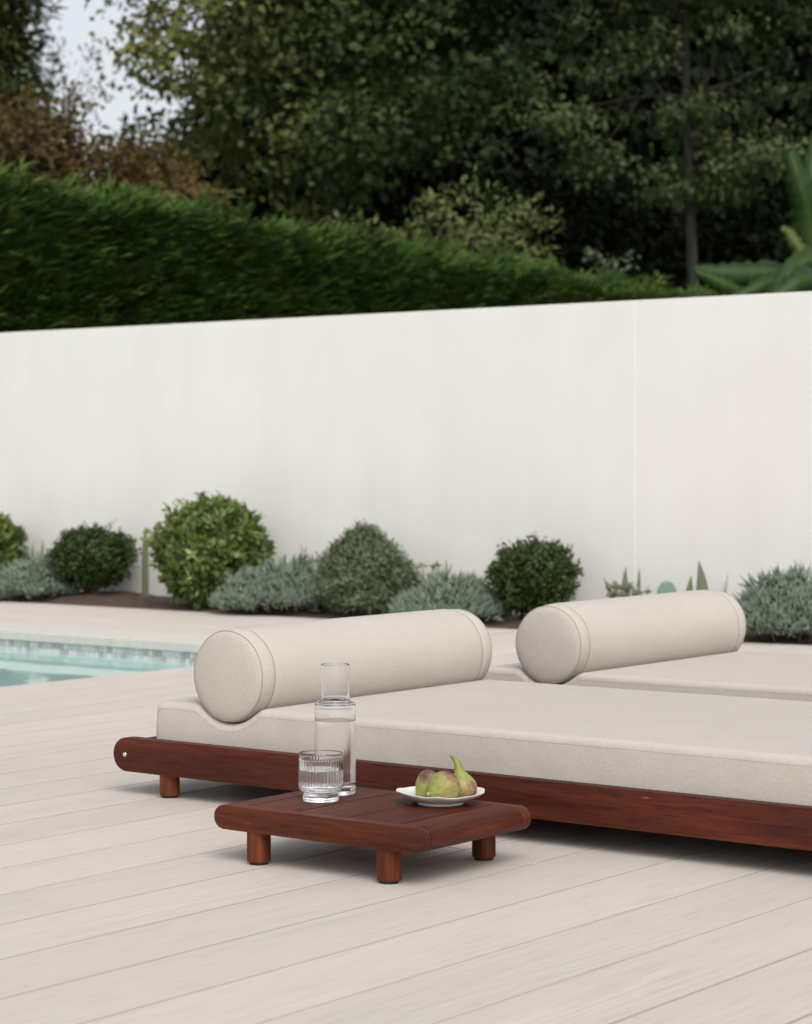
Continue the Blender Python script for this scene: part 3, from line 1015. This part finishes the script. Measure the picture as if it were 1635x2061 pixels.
# ---- dark evergreens closing the background
k = 0
names = ['leftmost', 'second', 'third', 'fourth', 'fifth', 'rightmost']
for u, d, w, topv in ((800, 44, 330, -520), (1010, 47, 330, -620), (1210, 43, 330, -560), (1420, 46, 330, -600), (1660, 44, 360, -560), (600, 50, 260, 120)):
    bl = []
    b = base_at(u, d)
    v0 = 640
    for j in range(7):
        q = j / 6
        v = v0 + (topv - v0) * q
        bl.append(blob(u + random.uniform(-20, 20), v, d, w * (1 - 0.45 * q), abs(topv - v0) / 7.0, 2.2 * (1 - .5 * q)))
    lv = crown(bl, 5.0, 80, (0.46, 0.24), 0.45, 0.6, 0.35, 0.5, 0.5)
    order = sorted([800, 1010, 1210, 1420, 1660, 600]).index(u)
    tree('evergreen_tree', 'very dark dense evergreen in the black backdrop, %s of six from the left' % names[order], 'tree', b, 0.3, at(u, topv + 200, d),
         [], lv, M['l_dark'], group='dark evergreens behind the garden')

# ---- big maple left of centre
bl = [blob(470, 60, 29, 170, 120, 1.5), blob(640, 90, 30, 230, 150, 2.2), blob(365, 130, 28.5, 90, 60, 0.9), blob(520, 235, 29.5, 170, 80, 1.6),
      blob(310, 40, 28.5, 40, 60, 0.7), blob(700, 280, 29, 150, 110, 1.5), blob(880, 110, 30, 190, 150, 1.8), blob(840, 250, 28.5, 140, 90, 1.2), blob(600, -110, 30, 280, 110, 2.2), blob(820, -90, 30, 260, 130, 2.0),
      blob(620, 375, 30, 130, 60, 1.2), blob(420, 330, 31, 110, 60, 1.2)]
up_ = [blob(560, -330, 30, 330, 180, 2.6), blob(850, -330, 30.5, 300, 200, 2.6), blob(700, -560, 30.5, 340, 190, 2.6)]
m2 = crown(up_, 2.0, 46, (0.26, 0.20), 0.36, 0.42, 0.4, 0.6, 0.35)
mp = crown(bl, 4.2, 64, (0.118, 0.098), 0.29, 0.42, 0.5, 0.6, 0.35)
# yellower left side; its sunlight and the right side's shade go into leaf colour
lim = [(at(u, v, d), r) for u, v, d, r in ((430, 60, 29, .07), (640, 90, 30, .09), (330, 150, 28.5, .04), (520, 235, 29.5, .05), (700, 280, 29, .06), (880, 110, 30, .07), (840, 250, 28.5, .05), (420, 330, 31, .04), (300, 40, 28.5, .04))]
mp = tuple(np.concatenate(q) for q in zip(mp, m2))
uu = (mp[0] - np.array(at(600, 100, 29))) @ RIGHT
rn = np.clip(mp[5] * 0.75 + np.clip(0.16 - uu * 0.17, -0.5, 0.36), 0, 1)
tree('maple_tree', 'large broad maple with yellowing leaves on its left side, left of centre', 'tree', base_at(680, 30.5), 0.24, at(660, 60, 30.5), lim, mp[:5] + (rn,), M['l_maple'])

# ---- right-hand tree with a bare lower trunk and drooping leaf masses
bl = [blob(1390, 350, 30.5, 120, 48, 0.8), blob(1330, 220, 30.5, 90, 70, 0.8), blob(1470, 230, 31, 110, 80, 0.9), blob(1190, 330, 30, 55, 34, 0.5), blob(1090, 235, 29.5, 120, 45, 0.7), blob(1010, 180, 29.5, 60, 40, 0.5),
      blob(1440, 60, 31, 170, 90, 1.1), blob(1250, 60, 31, 120, 70, 0.9), blob(1600, 110, 31, 110, 110, 0.9), blob(1240, 130, 30.5, 70, 40, 0.6), blob(1560, 300, 30, 60, 30, .5), blob(1460, 375, 30.5, 50, 22, .4), blob(1400, -60, 31, 260, 70, 1.2)]
lv = crown(bl, 3.0, 72, (0.112, 0.072), 0.21, 0.42, 0.35, 0.55, 0.6)
m2 = crown([blob(1330, -260, 31, 300, 170, 2.4), blob(1600, -240, 31, 260, 190, 2.2), blob(1450, -480, 31, 330, 180, 2.4), blob(1130, -180, 31, 200, 130, 1.6)], 2.0, 46, (0.26, 0.18), 0.36, 0.42, 0.4, 0.6, 0.35)
lv = tuple(np.concatenate(q) for q in zip(lv, m2))
lim = [(at(u, v, d), r) for u, v, d, r in ((1390, 340, 30.5, .04), (1330, 220, 30.5, .03), (1470, 230, 31, .03), (1190, 330, 30, .018), (1090, 235, 29.5, .018), (1440, 60, 31, .06), (1600, 110, 31, .05), (1250, 60, 31, .05), (1560, 300, 30, .03))]
tree('beech_tree', 'tall dark tree with a slim bare trunk above the right of the wall', 'tree', base_at(1400, 31), 0.095, at(1392, 20, 31), lim, lv, M['l_green'])

# ---- low dark growth between the trunks
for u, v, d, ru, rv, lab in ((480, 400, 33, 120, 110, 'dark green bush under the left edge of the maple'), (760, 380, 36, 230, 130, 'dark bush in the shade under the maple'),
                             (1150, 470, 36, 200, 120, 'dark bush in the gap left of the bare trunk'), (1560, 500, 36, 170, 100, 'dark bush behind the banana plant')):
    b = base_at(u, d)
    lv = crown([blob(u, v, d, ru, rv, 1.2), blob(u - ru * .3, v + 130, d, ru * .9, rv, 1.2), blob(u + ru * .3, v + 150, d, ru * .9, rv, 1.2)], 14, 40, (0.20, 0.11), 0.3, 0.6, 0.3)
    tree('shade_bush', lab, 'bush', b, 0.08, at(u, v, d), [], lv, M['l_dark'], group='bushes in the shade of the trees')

# ---- left side: conifer, wispy birch, copper shrubs, far green tree
bl = [blob(-60, 90, 36, 120, 90, 1.2), blob(-40, -60, 36, 105, 100, 1.1), blob(-70, 230, 36, 150, 80, 1.4), blob(20, 40, 35.5, 50, 45, .6), blob(40, 140, 35.5, 45, 45, .6), blob(15, -40, 35.5, 40, 50, .6)]
lv = crown(bl, 14, 40, (0.30, 0.07), 0.22, 0.6, 0.35, 0.8, 0.25)
tree('pine_tree', 'dark conifer at the top left edge of the picture', 'tree', base_at(-60, 36.5), 0.2, at(-60, -100, 36.5), [(at(20, 40, 36), .05), (at(40, 140, 36), .05)], lv, M['l_conifer'])
bl = [blob(115, 135, 38, 9, 55, .25), blob(170, 170, 38, 14, 55, .3), blob(205, 180, 38, 10, 40, .25), blob(150, 215, 38, 55, 40, .5), blob(185, 110, 38, 12, 16, .2), blob(110, 100, 38, 10, 14, .2)]
lv = crown(bl, 22, 5, (0.13, 0.05), 0.10, 1.2, 0.1, 0.3, 0.5)
tree('birch_tree', 'thin wispy tree against the white sky at upper left', 'tree', base_at(150, 38), 0.05, at(150, 190, 38), [(at(115, 85, 38), .012), (at(172, 110, 38), .012), (at(205, 140, 38), .012)], lv, M['l_wisp'], 'twig')
for u, v, d, ru, rv, lab in ((60, 285, 24, 150, 105, 'red brown bush above the left end of the hedge'), (275, 350, 23.5, 120, 70, 'smaller red brown bush right of the larger one, above the hedge'), (385, 398, 23, 70, 36, 'lowest trailing red brown bush beside the dark maple shade')):
    bl = [blob(u, v, d, ru, rv, .8), blob(u - ru * .5, v + rv * .2, d, ru * .6, rv * .8, .6), blob(u + ru * .45, v + rv * .35, d, ru * .6, rv * .6, .6), blob(u, v + rv * 1.1, d, ru * 1.1, rv * .8, .8)]
    lv = crown(bl, 120, 13, (0.085, 0.055), 0.10, 0.8, 0.35, 0.6, 0.1, 0.5, 0.8)
    tree('copper_bush', lab, 'bush', base_at(u, d), 0.06, at(u, v + rv, d), [(at(u - ru*.5, v, d), .02), (at(u + ru*.4, v + rv*.2, d), .02), (at(u + .1*ru, v - rv*.7, d), .02)], lv, M['l_copper'], 'twig', group='red brown bushes over the hedge')
lv = crown([blob(300, 300, 33, 75, 62, .9), blob(250, 330, 33, 60, 60, .8), blob(370, 330, 33, 70, 60, .8)], 22, 14, (0.17, 0.11), 0.2, 0.6, 0.35)
tree('far_tree', 'small mid green tree in the gap between copper bush and maple', 'tree', base_at(300, 33), 0.08, at(300, 330, 33), [], lv, M['l_green'])

# ---- rhododendron behind the hedge
bl = [blob(960, 430, 23, 130, 62, .7), blob(1060, 470, 23, 60, 45, .5), blob(830, 465, 23, 90, 50, .6), blob(710, 470, 23.5, 60, 38, .5), blob(930, 520, 23, 190, 50, .7)]
lv = crown(bl, 95, 9, (0.105, 0.042), 0.075, 0.7, 0.5, 0.9, -0.1, 0.6, 0.7)
tree('rhododendron', 'rounded olive green shrub rising behind the middle of the hedge', 'shrub', base_at(930, 23), 0.05, at(930, 520, 23),
     [(at(u, v, 23), .014) for u, v in ((830, 455), (900, 430), (960, 410), (1060, 460), (720, 465), (780, 480), (1010, 440))], lv, M['l_rhodo'], 'twig')
lv = crown([blob(1230, 530, 26, 45, 30, .35)], 120, 9, (0.10, 0.04), 0.08, .7, .3, .9, -.1)
tree('pale_shrub', 'small pale green shrub above the lower end of the hedge', 'shrub', base_at(1230, 26), 0.03, at(1230, 545, 26), [], lv, M['l_sage'], 'twig')

# ---- clipped conifer hedge running away behind the wall
HA, HB = np.array(at(-260, 930, 13.4)), np.array(at(1560, 930, 27.5))
HA[2] = HB[2] = 0
hl = np.linalg.norm(HB - HA)
hd = (HB - HA) / hl
hn = np.array((hd[1], -hd[0], 0))
if hn @ FWD > 0: hn = -hn                      # towards the viewer
HH, HT = 2.60, 1.2
hedge = tag(empty('hedge', tuple(HA + UP * GZ)), 'clipped bright green conifer hedge sloping away behind the wall', 'hedge')
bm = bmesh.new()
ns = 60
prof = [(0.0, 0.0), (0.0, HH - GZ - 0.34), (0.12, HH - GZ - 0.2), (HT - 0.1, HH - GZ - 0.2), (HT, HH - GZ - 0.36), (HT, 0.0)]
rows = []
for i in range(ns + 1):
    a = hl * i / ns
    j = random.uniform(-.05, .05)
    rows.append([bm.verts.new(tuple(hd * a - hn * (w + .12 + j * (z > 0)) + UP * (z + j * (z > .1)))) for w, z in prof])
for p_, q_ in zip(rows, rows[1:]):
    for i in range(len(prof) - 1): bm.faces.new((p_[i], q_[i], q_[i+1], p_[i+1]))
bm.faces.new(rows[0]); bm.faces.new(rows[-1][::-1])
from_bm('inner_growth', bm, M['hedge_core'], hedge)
def tufts(k, per, on_top):
    s = rng.random(k) * hl
    bulge = 0.07 * np.sin(s * 2.3) + 0.05 * np.sin(s * 5.1 + 1)
    if on_top:
        w = rng.random(k) * HT; z = np.full(k, HH - 0.16 - GZ) + bulge * .5 + rng.normal(0, .05, k)
        P = hd * s[:, None] - hn * w[:, None] + UP * z[:, None]
        D = UP * .62 + hd * .75 + hn * .12
    else:
        z = (0.75 + rng.random(k) * (HH - 0.2 - 0.75)) - GZ
        w = 0.10 - rng.random(k) * .12 - bulge
        P = hd * s[:, None] - hn * w[:, None] + UP * z[:, None]
        D = hn * .62 + UP * .48 + hd * .58
    D = unit(D + rng.normal(size=(k, 3)) * .22)
    tone = rng.random(k)
    t_ = np.linspace(0, 1, per)[None, :, None]
    sp = unit(np.cross(D, np.array((0.2, .3, 1.))))
    fan = rng.normal(size=(k, per, 1)) * .55
    Dl = unit(D[:, None] + sp[:, None] * fan + rng.normal(size=(k, per, 3)) * .12)
    C = P[:, None] + D[:, None] * (t_ * .16) + rng.normal(size=(k, per, 3)) * .022
    N = unit(np.cross(sp, D))[:, None] + rng.normal(size=(k, per, 3)) * .3
    rn = np.clip(tone[:, None] * .75 + rng.random((k, per)) * .25, 0, 1)
    n = k * per
    return C.reshape(-1, 3), Dl.reshape(-1, 3), N.reshape(-1, 3), .125 * (.6 + .8 * rng.random(n)), .025 * (.6 + .8 * rng.random(n)), rn.ravel()
a1 = tufts(9500, 14, False); a2 = tufts(3800, 14, True)
def end_tufts(k, per):
    P = hd * (-.02 - .1 * rng.random(k))[:, None] - hn * (rng.random(k) * (HT + .2))[:, None] + UP * (rng.random(k) * (HH - GZ - .1))[:, None]
    D = unit(-hd * .8 + UP * .5 + rng.normal(size=(k, 3)) * .25)
    C = P[:, None] + rng.normal(size=(k, per, 3)) * .04
    Dl = D[:, None] + rng.normal(size=(k, per, 3)) * .35
    n = k * per
    return C.reshape(-1, 3), Dl.reshape(-1, 3), rng.normal(size=(n, 3)), .125 * (.6 + .8 * rng.random(n)), .025 * (.6 + .8 * rng.random(n)), rng.random(n)
a3 = end_tufts(1100, 14)
leaf_mesh('foliage', M['l_hedge'], hedge, *[np.concatenate(q) for q in zip(a1, a2, a3)], 0.1, 0.1)

# ---- banana plant at the right edge
bb = Vector(base_at(1640, 20.5))
ban = tag(empty('banana_plant', bb), 'banana plant with broad leaves at the right edge above the wall', 'plant')
bm = bmesh.new()
tube(bm, [(0, 0, -.05), (0.03, 0, .8), (0, 0, 1.6), (0, 0.02, 2.2)], [.14, .12, .10, .07], 12)
from_bm('stem', bm, M['l_banana'], ban, 60)
def blade(pts, w, side, curl, tone):
    pts = [Vector(p) - bb for p in pts]
    # smooth the midrib
    P = []
    for i in range(25):
        u = i / 24 * (len(pts) - 1); j = min(int(u), len(pts) - 2); f = u - j
        p0 = pts[max(j-1, 0)]; p1 = pts[j]; p2 = pts[j+1]; p3 = pts[min(j+2, len(pts)-1)]
        P.append(0.5 * ((2*p1) + (-p0+p2)*f + (2*p0-5*p1+4*p2-p3)*f*f + (-p0+3*p1-3*p2+p3)*f**3))
    vs, fs, rn = [], [], []
    for i, p in enumerate(P):
        t = (P[min(i+1, 24)] - P[max(i-1, 0)]).normalized()
        s = Vector(side); s = (s - t * s.dot(t)).normalized(); n = t.cross(s)
        u = i / 24
        ww = w * .8 * (min(1, u * 5 + .05) ** .7) * (max(0.0, 1 - u) ** .45) * (1 + .10 * math.sin(i * 2.1) - (.28 if i % 7 == 5 else 0))
        for k in (-1, -.5, 0, .5, 1):
            vs.append(tuple(p + s * ww * k + n * (curl * 1.5 * ww * abs(k) + .018 * math.sin(i * 2.6 + k * 2) * abs(k)))); rn.append(min(1, max(0, tone + (0.45 if k == 0 else 0) + random.uniform(-.08, .08))))
    for i in range(24):
        for k in range(4):
            fs.append((i*5+k, i*5+k+1, i*5+k+6, i*5+k+5))
    o = from_np('leaf', np.array(vs), np.array(fs), M['l_banana'], ban, np.array(rn), True)
    so = o.modifiers.new('thickness', 'SOLIDIFY'); so.thickness = 0.002
d = 20.5
def px(u, v, dd=0.0): return at(u, v, d + dd)
rt = tuple(RIGHT); fw = tuple(FWD)
blade([px(1640, 560), px(1632, 450, -.1), px(1612, 370, -.2), px(1590, 300, -.2)], .25, rt, .35, .25)
blade([px(1660, 560), px(1655, 440, .1), px(1640, 340, .2), px(1650, 250, .3)], .22, rt, .3, .35)
blade([px(1640, 590), px(1570, 548, -.2), px(1480, 545, -.3), px(1395, 540, -.3)], .22, tuple(UP + .4 * FWD), .3, .15)
blade([px(1560, 640), px(1500, 590, -.3), px(1440, 560, -.5), px(1400, 545, -.6)], .17, tuple(UP + .2 * FWD), .4, .3)
blade([px(1660, 610), px(1600, 560, -.4), px(1540, 570, -.7), px(1470, 600, -.8)], .17, tuple(UP + .5 * FWD), .25, .2)
blade([px(1690, 560), px(1650, 520, -.5), px(1600, 540, -.8), px(1545, 610, -1)], .19, tuple(UP + .3 * FWD), .3, .3)
blade([px(1660, 600), px(1622, 520, -.3), px(1590, 470, -.3), px(1572, 460, -.3)], .12, tuple(RIGHT + .3 * UP), .5, .75)
blade([px(1700, 640), px(1640, 560, -1.), px(1570, 590, -1.2), px(1500, 640, -1.2)], .2, tuple(UP + .3 * FWD), .3, .15)

# ---- shrubs and succulents in the bed
def soil_z(Y): return -0.012 + 0.03 * min(1, max(0, (Y - BED_Y) / (WALL_Y - BED_Y) * 3))
def plant_base(u, Y):
    X, d = on_y(u, Y)
    return Vector((X, Y, soil_z(Y))), d

def shrub(name, label, u, Y, vtop, vbot, wpx, mat, leaf, clumps, per, sig, shape='round', stems=5, sprigs=14, group='clipped shrubs along the wall', cat='shrub', jit=.55):
    b, d = plant_base(u, Y)
    t = tag(empty(name, b), label, cat, group)
    zc_top = at(u, vtop, d).z - b.z; zc_bot = max(0.0, at(u, vbot, d).z - b.z)
    rw = wpx / 2 * d / F; rz = (zc_top - zc_bot) / 2; zc = (zc_top + zc_bot) / 2
    rd = min(rw, 0.24)
    k = clumps
    dr = sphere_dirs(k)
    r = 0.55 + 0.45 * rng.random((k, 1)) ** .5
    lump = 1 + .07 * np.sin(dr[:, :1] * 5.3 + dr[:, 2:] * 4.1 + u) + .06 * np.sin(dr[:, 2:] * 7.7 - dr[:, :1] * 6.1 + u * .3)
    r *= lump * (1 + .085 * rng.normal(size=(k, 1)))
    loc = dr * r * np.array((rw, rd, rz)) * .96
    if shape == 'round':
        f = 1 - .30 * np.clip(-loc[:, 2] / rz - .15, 0, 1); loc[:, 0] *= f; loc[:, 1] *= f
    if shape == 'cone':
        q = np.clip((loc[:, 2] / rz + 1) / 2, 0, 1)
        f = np.clip(1.22 - .72 * q ** 1.4, .25, 1.2)
        loc[:, 0] *= f; loc[:, 1] *= f
    # shoots standing out of the clipped outline
    m = sprigs
    ds = sphere_dirs(m); ds[:, 2] = np.abs(ds[:, 2]) * 1.2 + .1; ds = unit(ds)
    reach = .03 + .19 * rng.random((m, 1)) ** 2.0
    ds = np.concatenate([ds, ds + [0, 0, .02], ds + [0, 0, .05]]); m *= 3
    sr = ds * np.array((rw, rd, rz)) * np.concatenate([.97 + reach * .3, .97 + reach * .65, .97 + reach])
    if shape == 'cone':
        q = np.clip((sr[:, 2] / rz + 1) / 2, 0, 1); f = np.clip(1.2 - .72 * q ** 1.4, .25, 1.2); sr[:, 0] *= f; sr[:, 1] *= f
    loc = np.concatenate([loc, sr]); k += m
    cc = loc[:, :1]*RIGHT + loc[:, 1:2]*FWD + (loc[:, 2:] + zc)*UP
    ou = unit(loc[:, :1]*RIGHT/rw + loc[:, 1:2]*FWD/rd + loc[:, 2:]*UP/rz)
    ax = unit(ou * .7 + UP * .5)
    off = rng.normal(size=(k, per, 3)) * sig
    P = cc[:, None] + off + ax[:, None] * (rng.random((k, per, 1)) - .5) * sig * 2.5
    D = ax[:, None] * .55 + unit(rng.normal(size=P.shape)) * jit
    N = ax[:, None] + rng.normal(size=P.shape) * .45
    tone = rng.random(k)
    rn = np.clip(tone[:, None] * .5 + .5 * rng.random((k, per)), 0, 1)
    keep = (P[..., 2].ravel() > 0.004)
    n = k * per
    L = leaf[0] * (.7 + .6 * rng.random(n)); W = leaf[1] * (.7 + .6 * rng.random(n))
    leaf_mesh('foliage', mat, t, P.reshape(-1, 3)[keep], D.reshape(-1, 3)[keep], N.reshape(-1, 3)[keep], L[keep], W[keep], rn.ravel()[keep], .15, .08)
    for i in range(stems):
        a = 2 * math.pi * i / stems + random.uniform(-.3, .3)
        e = Vector(RIGHT) * math.cos(a) * rw * .6 + Vector(FWD) * math.sin(a) * rd * .6 + Vector((0, 0, zc + rz * random.uniform(-.3, .3)))
        bm = bmesh.new()
        s0 = Vector((math.cos(a) * .012, math.sin(a) * .012, -.02))
        tube(bm, [s0, s0 * .6 + Vector((0, 0, zc_bot * .6 + .03)) + e * .12, e * .55 + Vector((0, 0, .01)), e], [.010, .009, .006, .003], 6)
        from_bm('stem', bm, M['twig'], t, 60)
    return t

shrub('green_shrub', 'pale green round shrub cut by the left edge of the picture', -12, 8.22, 1056, 1190, 120, M['l_pitto'], (.040, .020), 700, 8, .012, sprigs=40)
shrub('ball_shrub', 'dark green ball shrub on short stems, nearest the pool', 189, 8.21, 1072, 1184, 160, M['l_box'], (.022, .011), 1400, 9, .011, stems=7, sprigs=80)
shrub('green_shrub', 'biggest shrub, bright green and round, beside the thin cactus', 424, 8.13, 1028, 1240, 206, M['l_pitto'], (.042, .021), 1500, 9, .013, sprigs=90, stems=6)
shrub('cone_shrub', 'grey green cone shaped shrub behind the front bolster', 732, 8.16, 1080, 1252, 190, M['l_sage'], (.026, .008), 2000, 10, .013, shape='cone', sprigs=170, stems=5)
shrub('ball_shrub', 'dark green ball shrub between the two bolsters', 1074, 8.2, 1102, 1236, 168, M['l_box'], (.022, .011), 1400, 9, .011, stems=7, sprigs=80)

def succulent(label, u, Y, wpx, vtop, n, lean=0.0):
    b, d = plant_base(u, Y)
    t = tag(empty('blue_succulent', b), label, 'plant', 'blue green succulent carpets in the bed')
    rw = wpx / 2 * d / F; rd = min(.2, max(.14, rw * .6)); hz = at(u, vtop, d).z - b.z
    a = rng.random(n) * 2 * math.pi; r = rng.random(n) ** .5
    x = np.cos(a) * r; y = np.sin(a) * r
    env = (1 - .88 * r ** 2.2)
    hv = 1 + .22 * np.sin(x * 9 + u) * np.sin(y * 7 + u * .7) + .12 * rng.normal(size=n)
    z = hz * env * hv * (.2 + .6 * rng.random(n) ** .6)
    C0 = RIGHT * (x * rw)[:, None] + FWD * (y * rd)[:, None] + UP * z[:, None]
    per = 6
    ax = unit(RIGHT * (x * .55 + lean)[:, None] + FWD * (y * .4)[:, None] + UP * .9 + rng.normal(size=(n, 3)) * .22)
    D = ax[:, None] * .85 + unit(rng.normal(size=(n, per, 3))) * .5
    C = C0[:, None] + ax[:, None] * (rng.random((n, per, 1)) * .03)
    rn = np.clip(.5 * rng.random((n, 1)) + .5 * rng.random((n, per)), 0, 1).ravel()
    k = n * per
    C = C.reshape(-1, 3)
    C[:, 2] = np.maximum(C[:, 2], .006)
    finger_mesh('foliage', M['l_blue'], t, C, D.reshape(-1, 3),   .058 * (.6 + .8 * rng.random(k)), .0034 * (.8 + .4 * rng.random(k)), rn)
    for i in range(7):
        bm = bmesh.new()
        q = Vector(C0[rng.integers(n)])
        tube(bm, [Vector((q.x * .5, q.y * .5, -.02)), q * .75, q], [.004, .003, .002], 5)
        from_bm('stem', bm, M['twig'], t, 60)
    return t
succulent('blue green succulent carpet at the left edge, beside the pool end', 66, 8.03, 160, 1130, 700)
succulent('grey blue succulent carpet left of the cone shaped shrub', 548, 8.02, 214, 1150, 850)
succulent('taller grey blue succulent tuft against the cone shrub', 600, 8.28, 120, 1128, 380)
succulent('blue green succulent carpet just behind the far end of the front bolster', 908, 8.02, 214, 1168, 850)
succulent('thick blue green succulent mass at the right edge behind the rear lounger', 1590, 8.05, 235, 1160, 1350)

def spikes(name, label, cat, Y, leaves, mat, group=None):
    """upright fleshy leaves: (u_base, u_tip, v_tip, width_px)"""
    u0 = sum(q[0] for q in leaves) / len(leaves)
    b, d = plant_base(u0, Y)
    t = tag(empty(name, b), label, cat, group)
    for ub, ut, vt, w in leaves:
        p0 = (Vector(plant_base(ub, Y)[0]) - b) * .5
        p1 = at(ut, vt, d) - b
        w = w * d / F
        bm = bmesh.new()
        n = 9
        rows = []
        for i in range(n + 1):
            q = i / n
            c = p0.lerp(p1, q) + Vector(RIGHT) * (math.sin(q * math.pi) * w * .35 * (1 if ut > ub else -1)) + Vector((0, 0, -.01 * (1 - q)))
            ww = w * .5 * (1 - q ** 2.6) * (0.75 + .5 * math.sin(min(1, q * 2.2) * 1.57)) + .0006
            s = Vector(RIGHT); f = Vector(FWD)
            rows.append([bm.verts.new(c + s * ww * a_ + f * ww * b_) for a_, b_ in ((-1, .05), (-.5, -.22), (0, -.30), (.5, -.22), (1, .05), (0, .14))])
        for a_, b_ in zip(rows, rows[1:]):
            for k in range(6): bm.faces.new((a_[k], a_[(k+1) % 6], b_[(k+1) % 6], b_[k]))
        bm.faces.new(rows[0][::-1]); bm.faces.new(rows[-1])
        from_bm('leaf', bm, mat, t, 60)
    return t
spikes('snake_plant', 'upright striped leaves behind the left succulent carpet', 'plant', 8.33, [(70, 66, 1092, 8), (74, 86, 1086, 9), (72, 77, 1108, 10), (66, 60, 1120, 9)], M['aloe'], 'striped leaf succulents by the wall')
spikes('aloe', 'spiky striped plant between the dark ball shrub and the cactus pad', 'plant', 8.3, [(1270, 1260, 1140, 17), (1278, 1287, 1142, 10), (1262, 1216, 1162, 12), (1274, 1275, 1178, 16)], M['aloe'], 'striped leaf succulents by the wall')
spikes('aloe', 'two broad striped leaves right of the cactus pad', 'plant', 8.28, [(1404, 1407, 1128, 26), (1396, 1392, 1158, 20), (1404, 1418, 1180, 14)], M['aloe'], 'striped leaf succulents by the wall')
spikes('aloe', 'spiky striped leaves rising behind the right edge succulents', 'plant', 8.36, [(1602, 1589, 1140, 15), (1616, 1634, 1143, 9), (1606, 1604, 1170, 14), (1626, 1650, 1150, 12)], M['aloe'], 'striped leaf succulents by the wall')
spikes('dried_stalk', 'thin curled dry leaf beyond the rear bolster', 'plant', 8.3, [(1448, 1465, 1152, 5), (1448, 1458, 1172, 4)], M['dry'])

# column cactus
b, d = plant_base(293, 8.3)
cac = tag(empty('column_cactus', b), 'thin upright column cactus left of the biggest shrub', 'cactus')
h = at(293, 1060, d).z - b.z
bm = bmesh.new()
prof = [(0.0, -.01), (.014, -.01), (.016, .03), (.0165, h * .3), (.0155, h * .6), (.012, h * .82), (.007, h * .93), (.003, h * .985), (0, h)]
lathe(bm, prof, 40, None, lambda a, i: 1 + .16 * math.cos(5 * a))
from_bm('column', bm, M['aloe'], cac, 60)
bm = bmesh.new()
for i in range(70):
    a = 2 * math.pi * (i % 5) / 5; z = h * (.05 + .85 * (i // 5) / 14)
    r = .0185 if z < h * .6 else .0185 * (1.45 - .75 * z / h)
    for da in (-.5, .1, .6):
        tube(bm, [(r*.9*math.cos(a), r*.9*math.sin(a), z), ((r+.008)*math.cos(a+da*.6), (r+.008)*math.sin(a+da*.6), z + .004*da)], [.0006, .0002], 3)
from_bm('spines', bm, M['petal'], cac)

# prickly pear pad
b, d = plant_base(1343, 8.25)
pad = tag(empty('prickly_pear', b), 'round blue green cactus pad peeping over the rear bolster', 'cactus')
for u, v, w, hgt, nm in ((1343, 1196, 40, 54, 'pad'), (1338, 1236, 44, 60, 'pad')):
    c = at(u, v, d) - b
    bm = bmesh.new()
    bmesh.ops.create_uvsphere(bm, u_segments=24, v_segments=14, radius=1)
    for q in bm.verts:
        x, y_, z = q.co
        f = 1 - .12 * (z < 0) * abs(z)
        q.co = c + Vector(RIGHT) * x * w * .5 * d / F * f + Vector(FWD) * y_ * .011 + Vector((0, 0, z * hgt * .5 * d / F))
    from_bm('pad', bm, M['pad'], pad, 180)

# silver bush and small rosette
def rosettes(name, label, u, Y, spots, leaf, mat, n=16):
    b, d = plant_base(u, Y)
    t = tag(empty(name, b), label, 'plant')
    Cs, Ds, Ns = [], [], []
    for uu_, vv_ in spots:
        c = np.array(at(uu_, vv_, d + random.uniform(-.06, .06)) - b)
        dr = sphere_dirs(n); dr[:, 2] = np.abs(dr[:, 2]) * .9 + .1
        Cs.append(np.tile(c, (n, 1))); Ds.append(dr); Ns.append(np.tile(UP, (n, 1)) + rng.normal(size=(n, 3)) * .3)
        bm = bmesh.new()
        tube(bm, [(0, 0, -.02), tuple(c * .55 + np.array((0, 0, .01))), tuple(c)], [.004, .003, .002], 5)
        from_bm('stem', bm, M['twig'], t, 60)
    C, D, N = np.concatenate(Cs), np.concatenate(Ds), np.concatenate(Ns)
    k = len(C)
    leaf_mesh('foliage', mat, t, C, D, N, leaf[0] * (.7 + .6 * rng.random(k)), leaf[1] * (.7 + .6 * rng.random(k)), rng.random(k))
sp_ = [(random.gauss(857, 17), random.uniform(1140, 1210)) for _ in range(34)]
rosettes('silver_bush', 'pale silvery yellow plant right of the cone shaped shrub', 857, 8.3, sp_, (.030, .015), M['l_silver'], 14)
sp_ = [(random.gauss(1252, 16), random.uniform(1182, 1215)) for _ in range(12)]
rosettes('rosette_plant', 'pale blue grey rosette plant at the foot of the spiky aloe', 1252, 8.22, sp_, (.034, .02), M['l_silver'], 14)
sp_ = [(random.gauss(576, 12), random.uniform(1132, 1170)) for _ in range(10)]
rosettes('silver_bush', 'small pale shoot tips above the succulents left of the cone shrub', 576, 8.36, sp_, (.028, .014), M['l_silver'], 12)
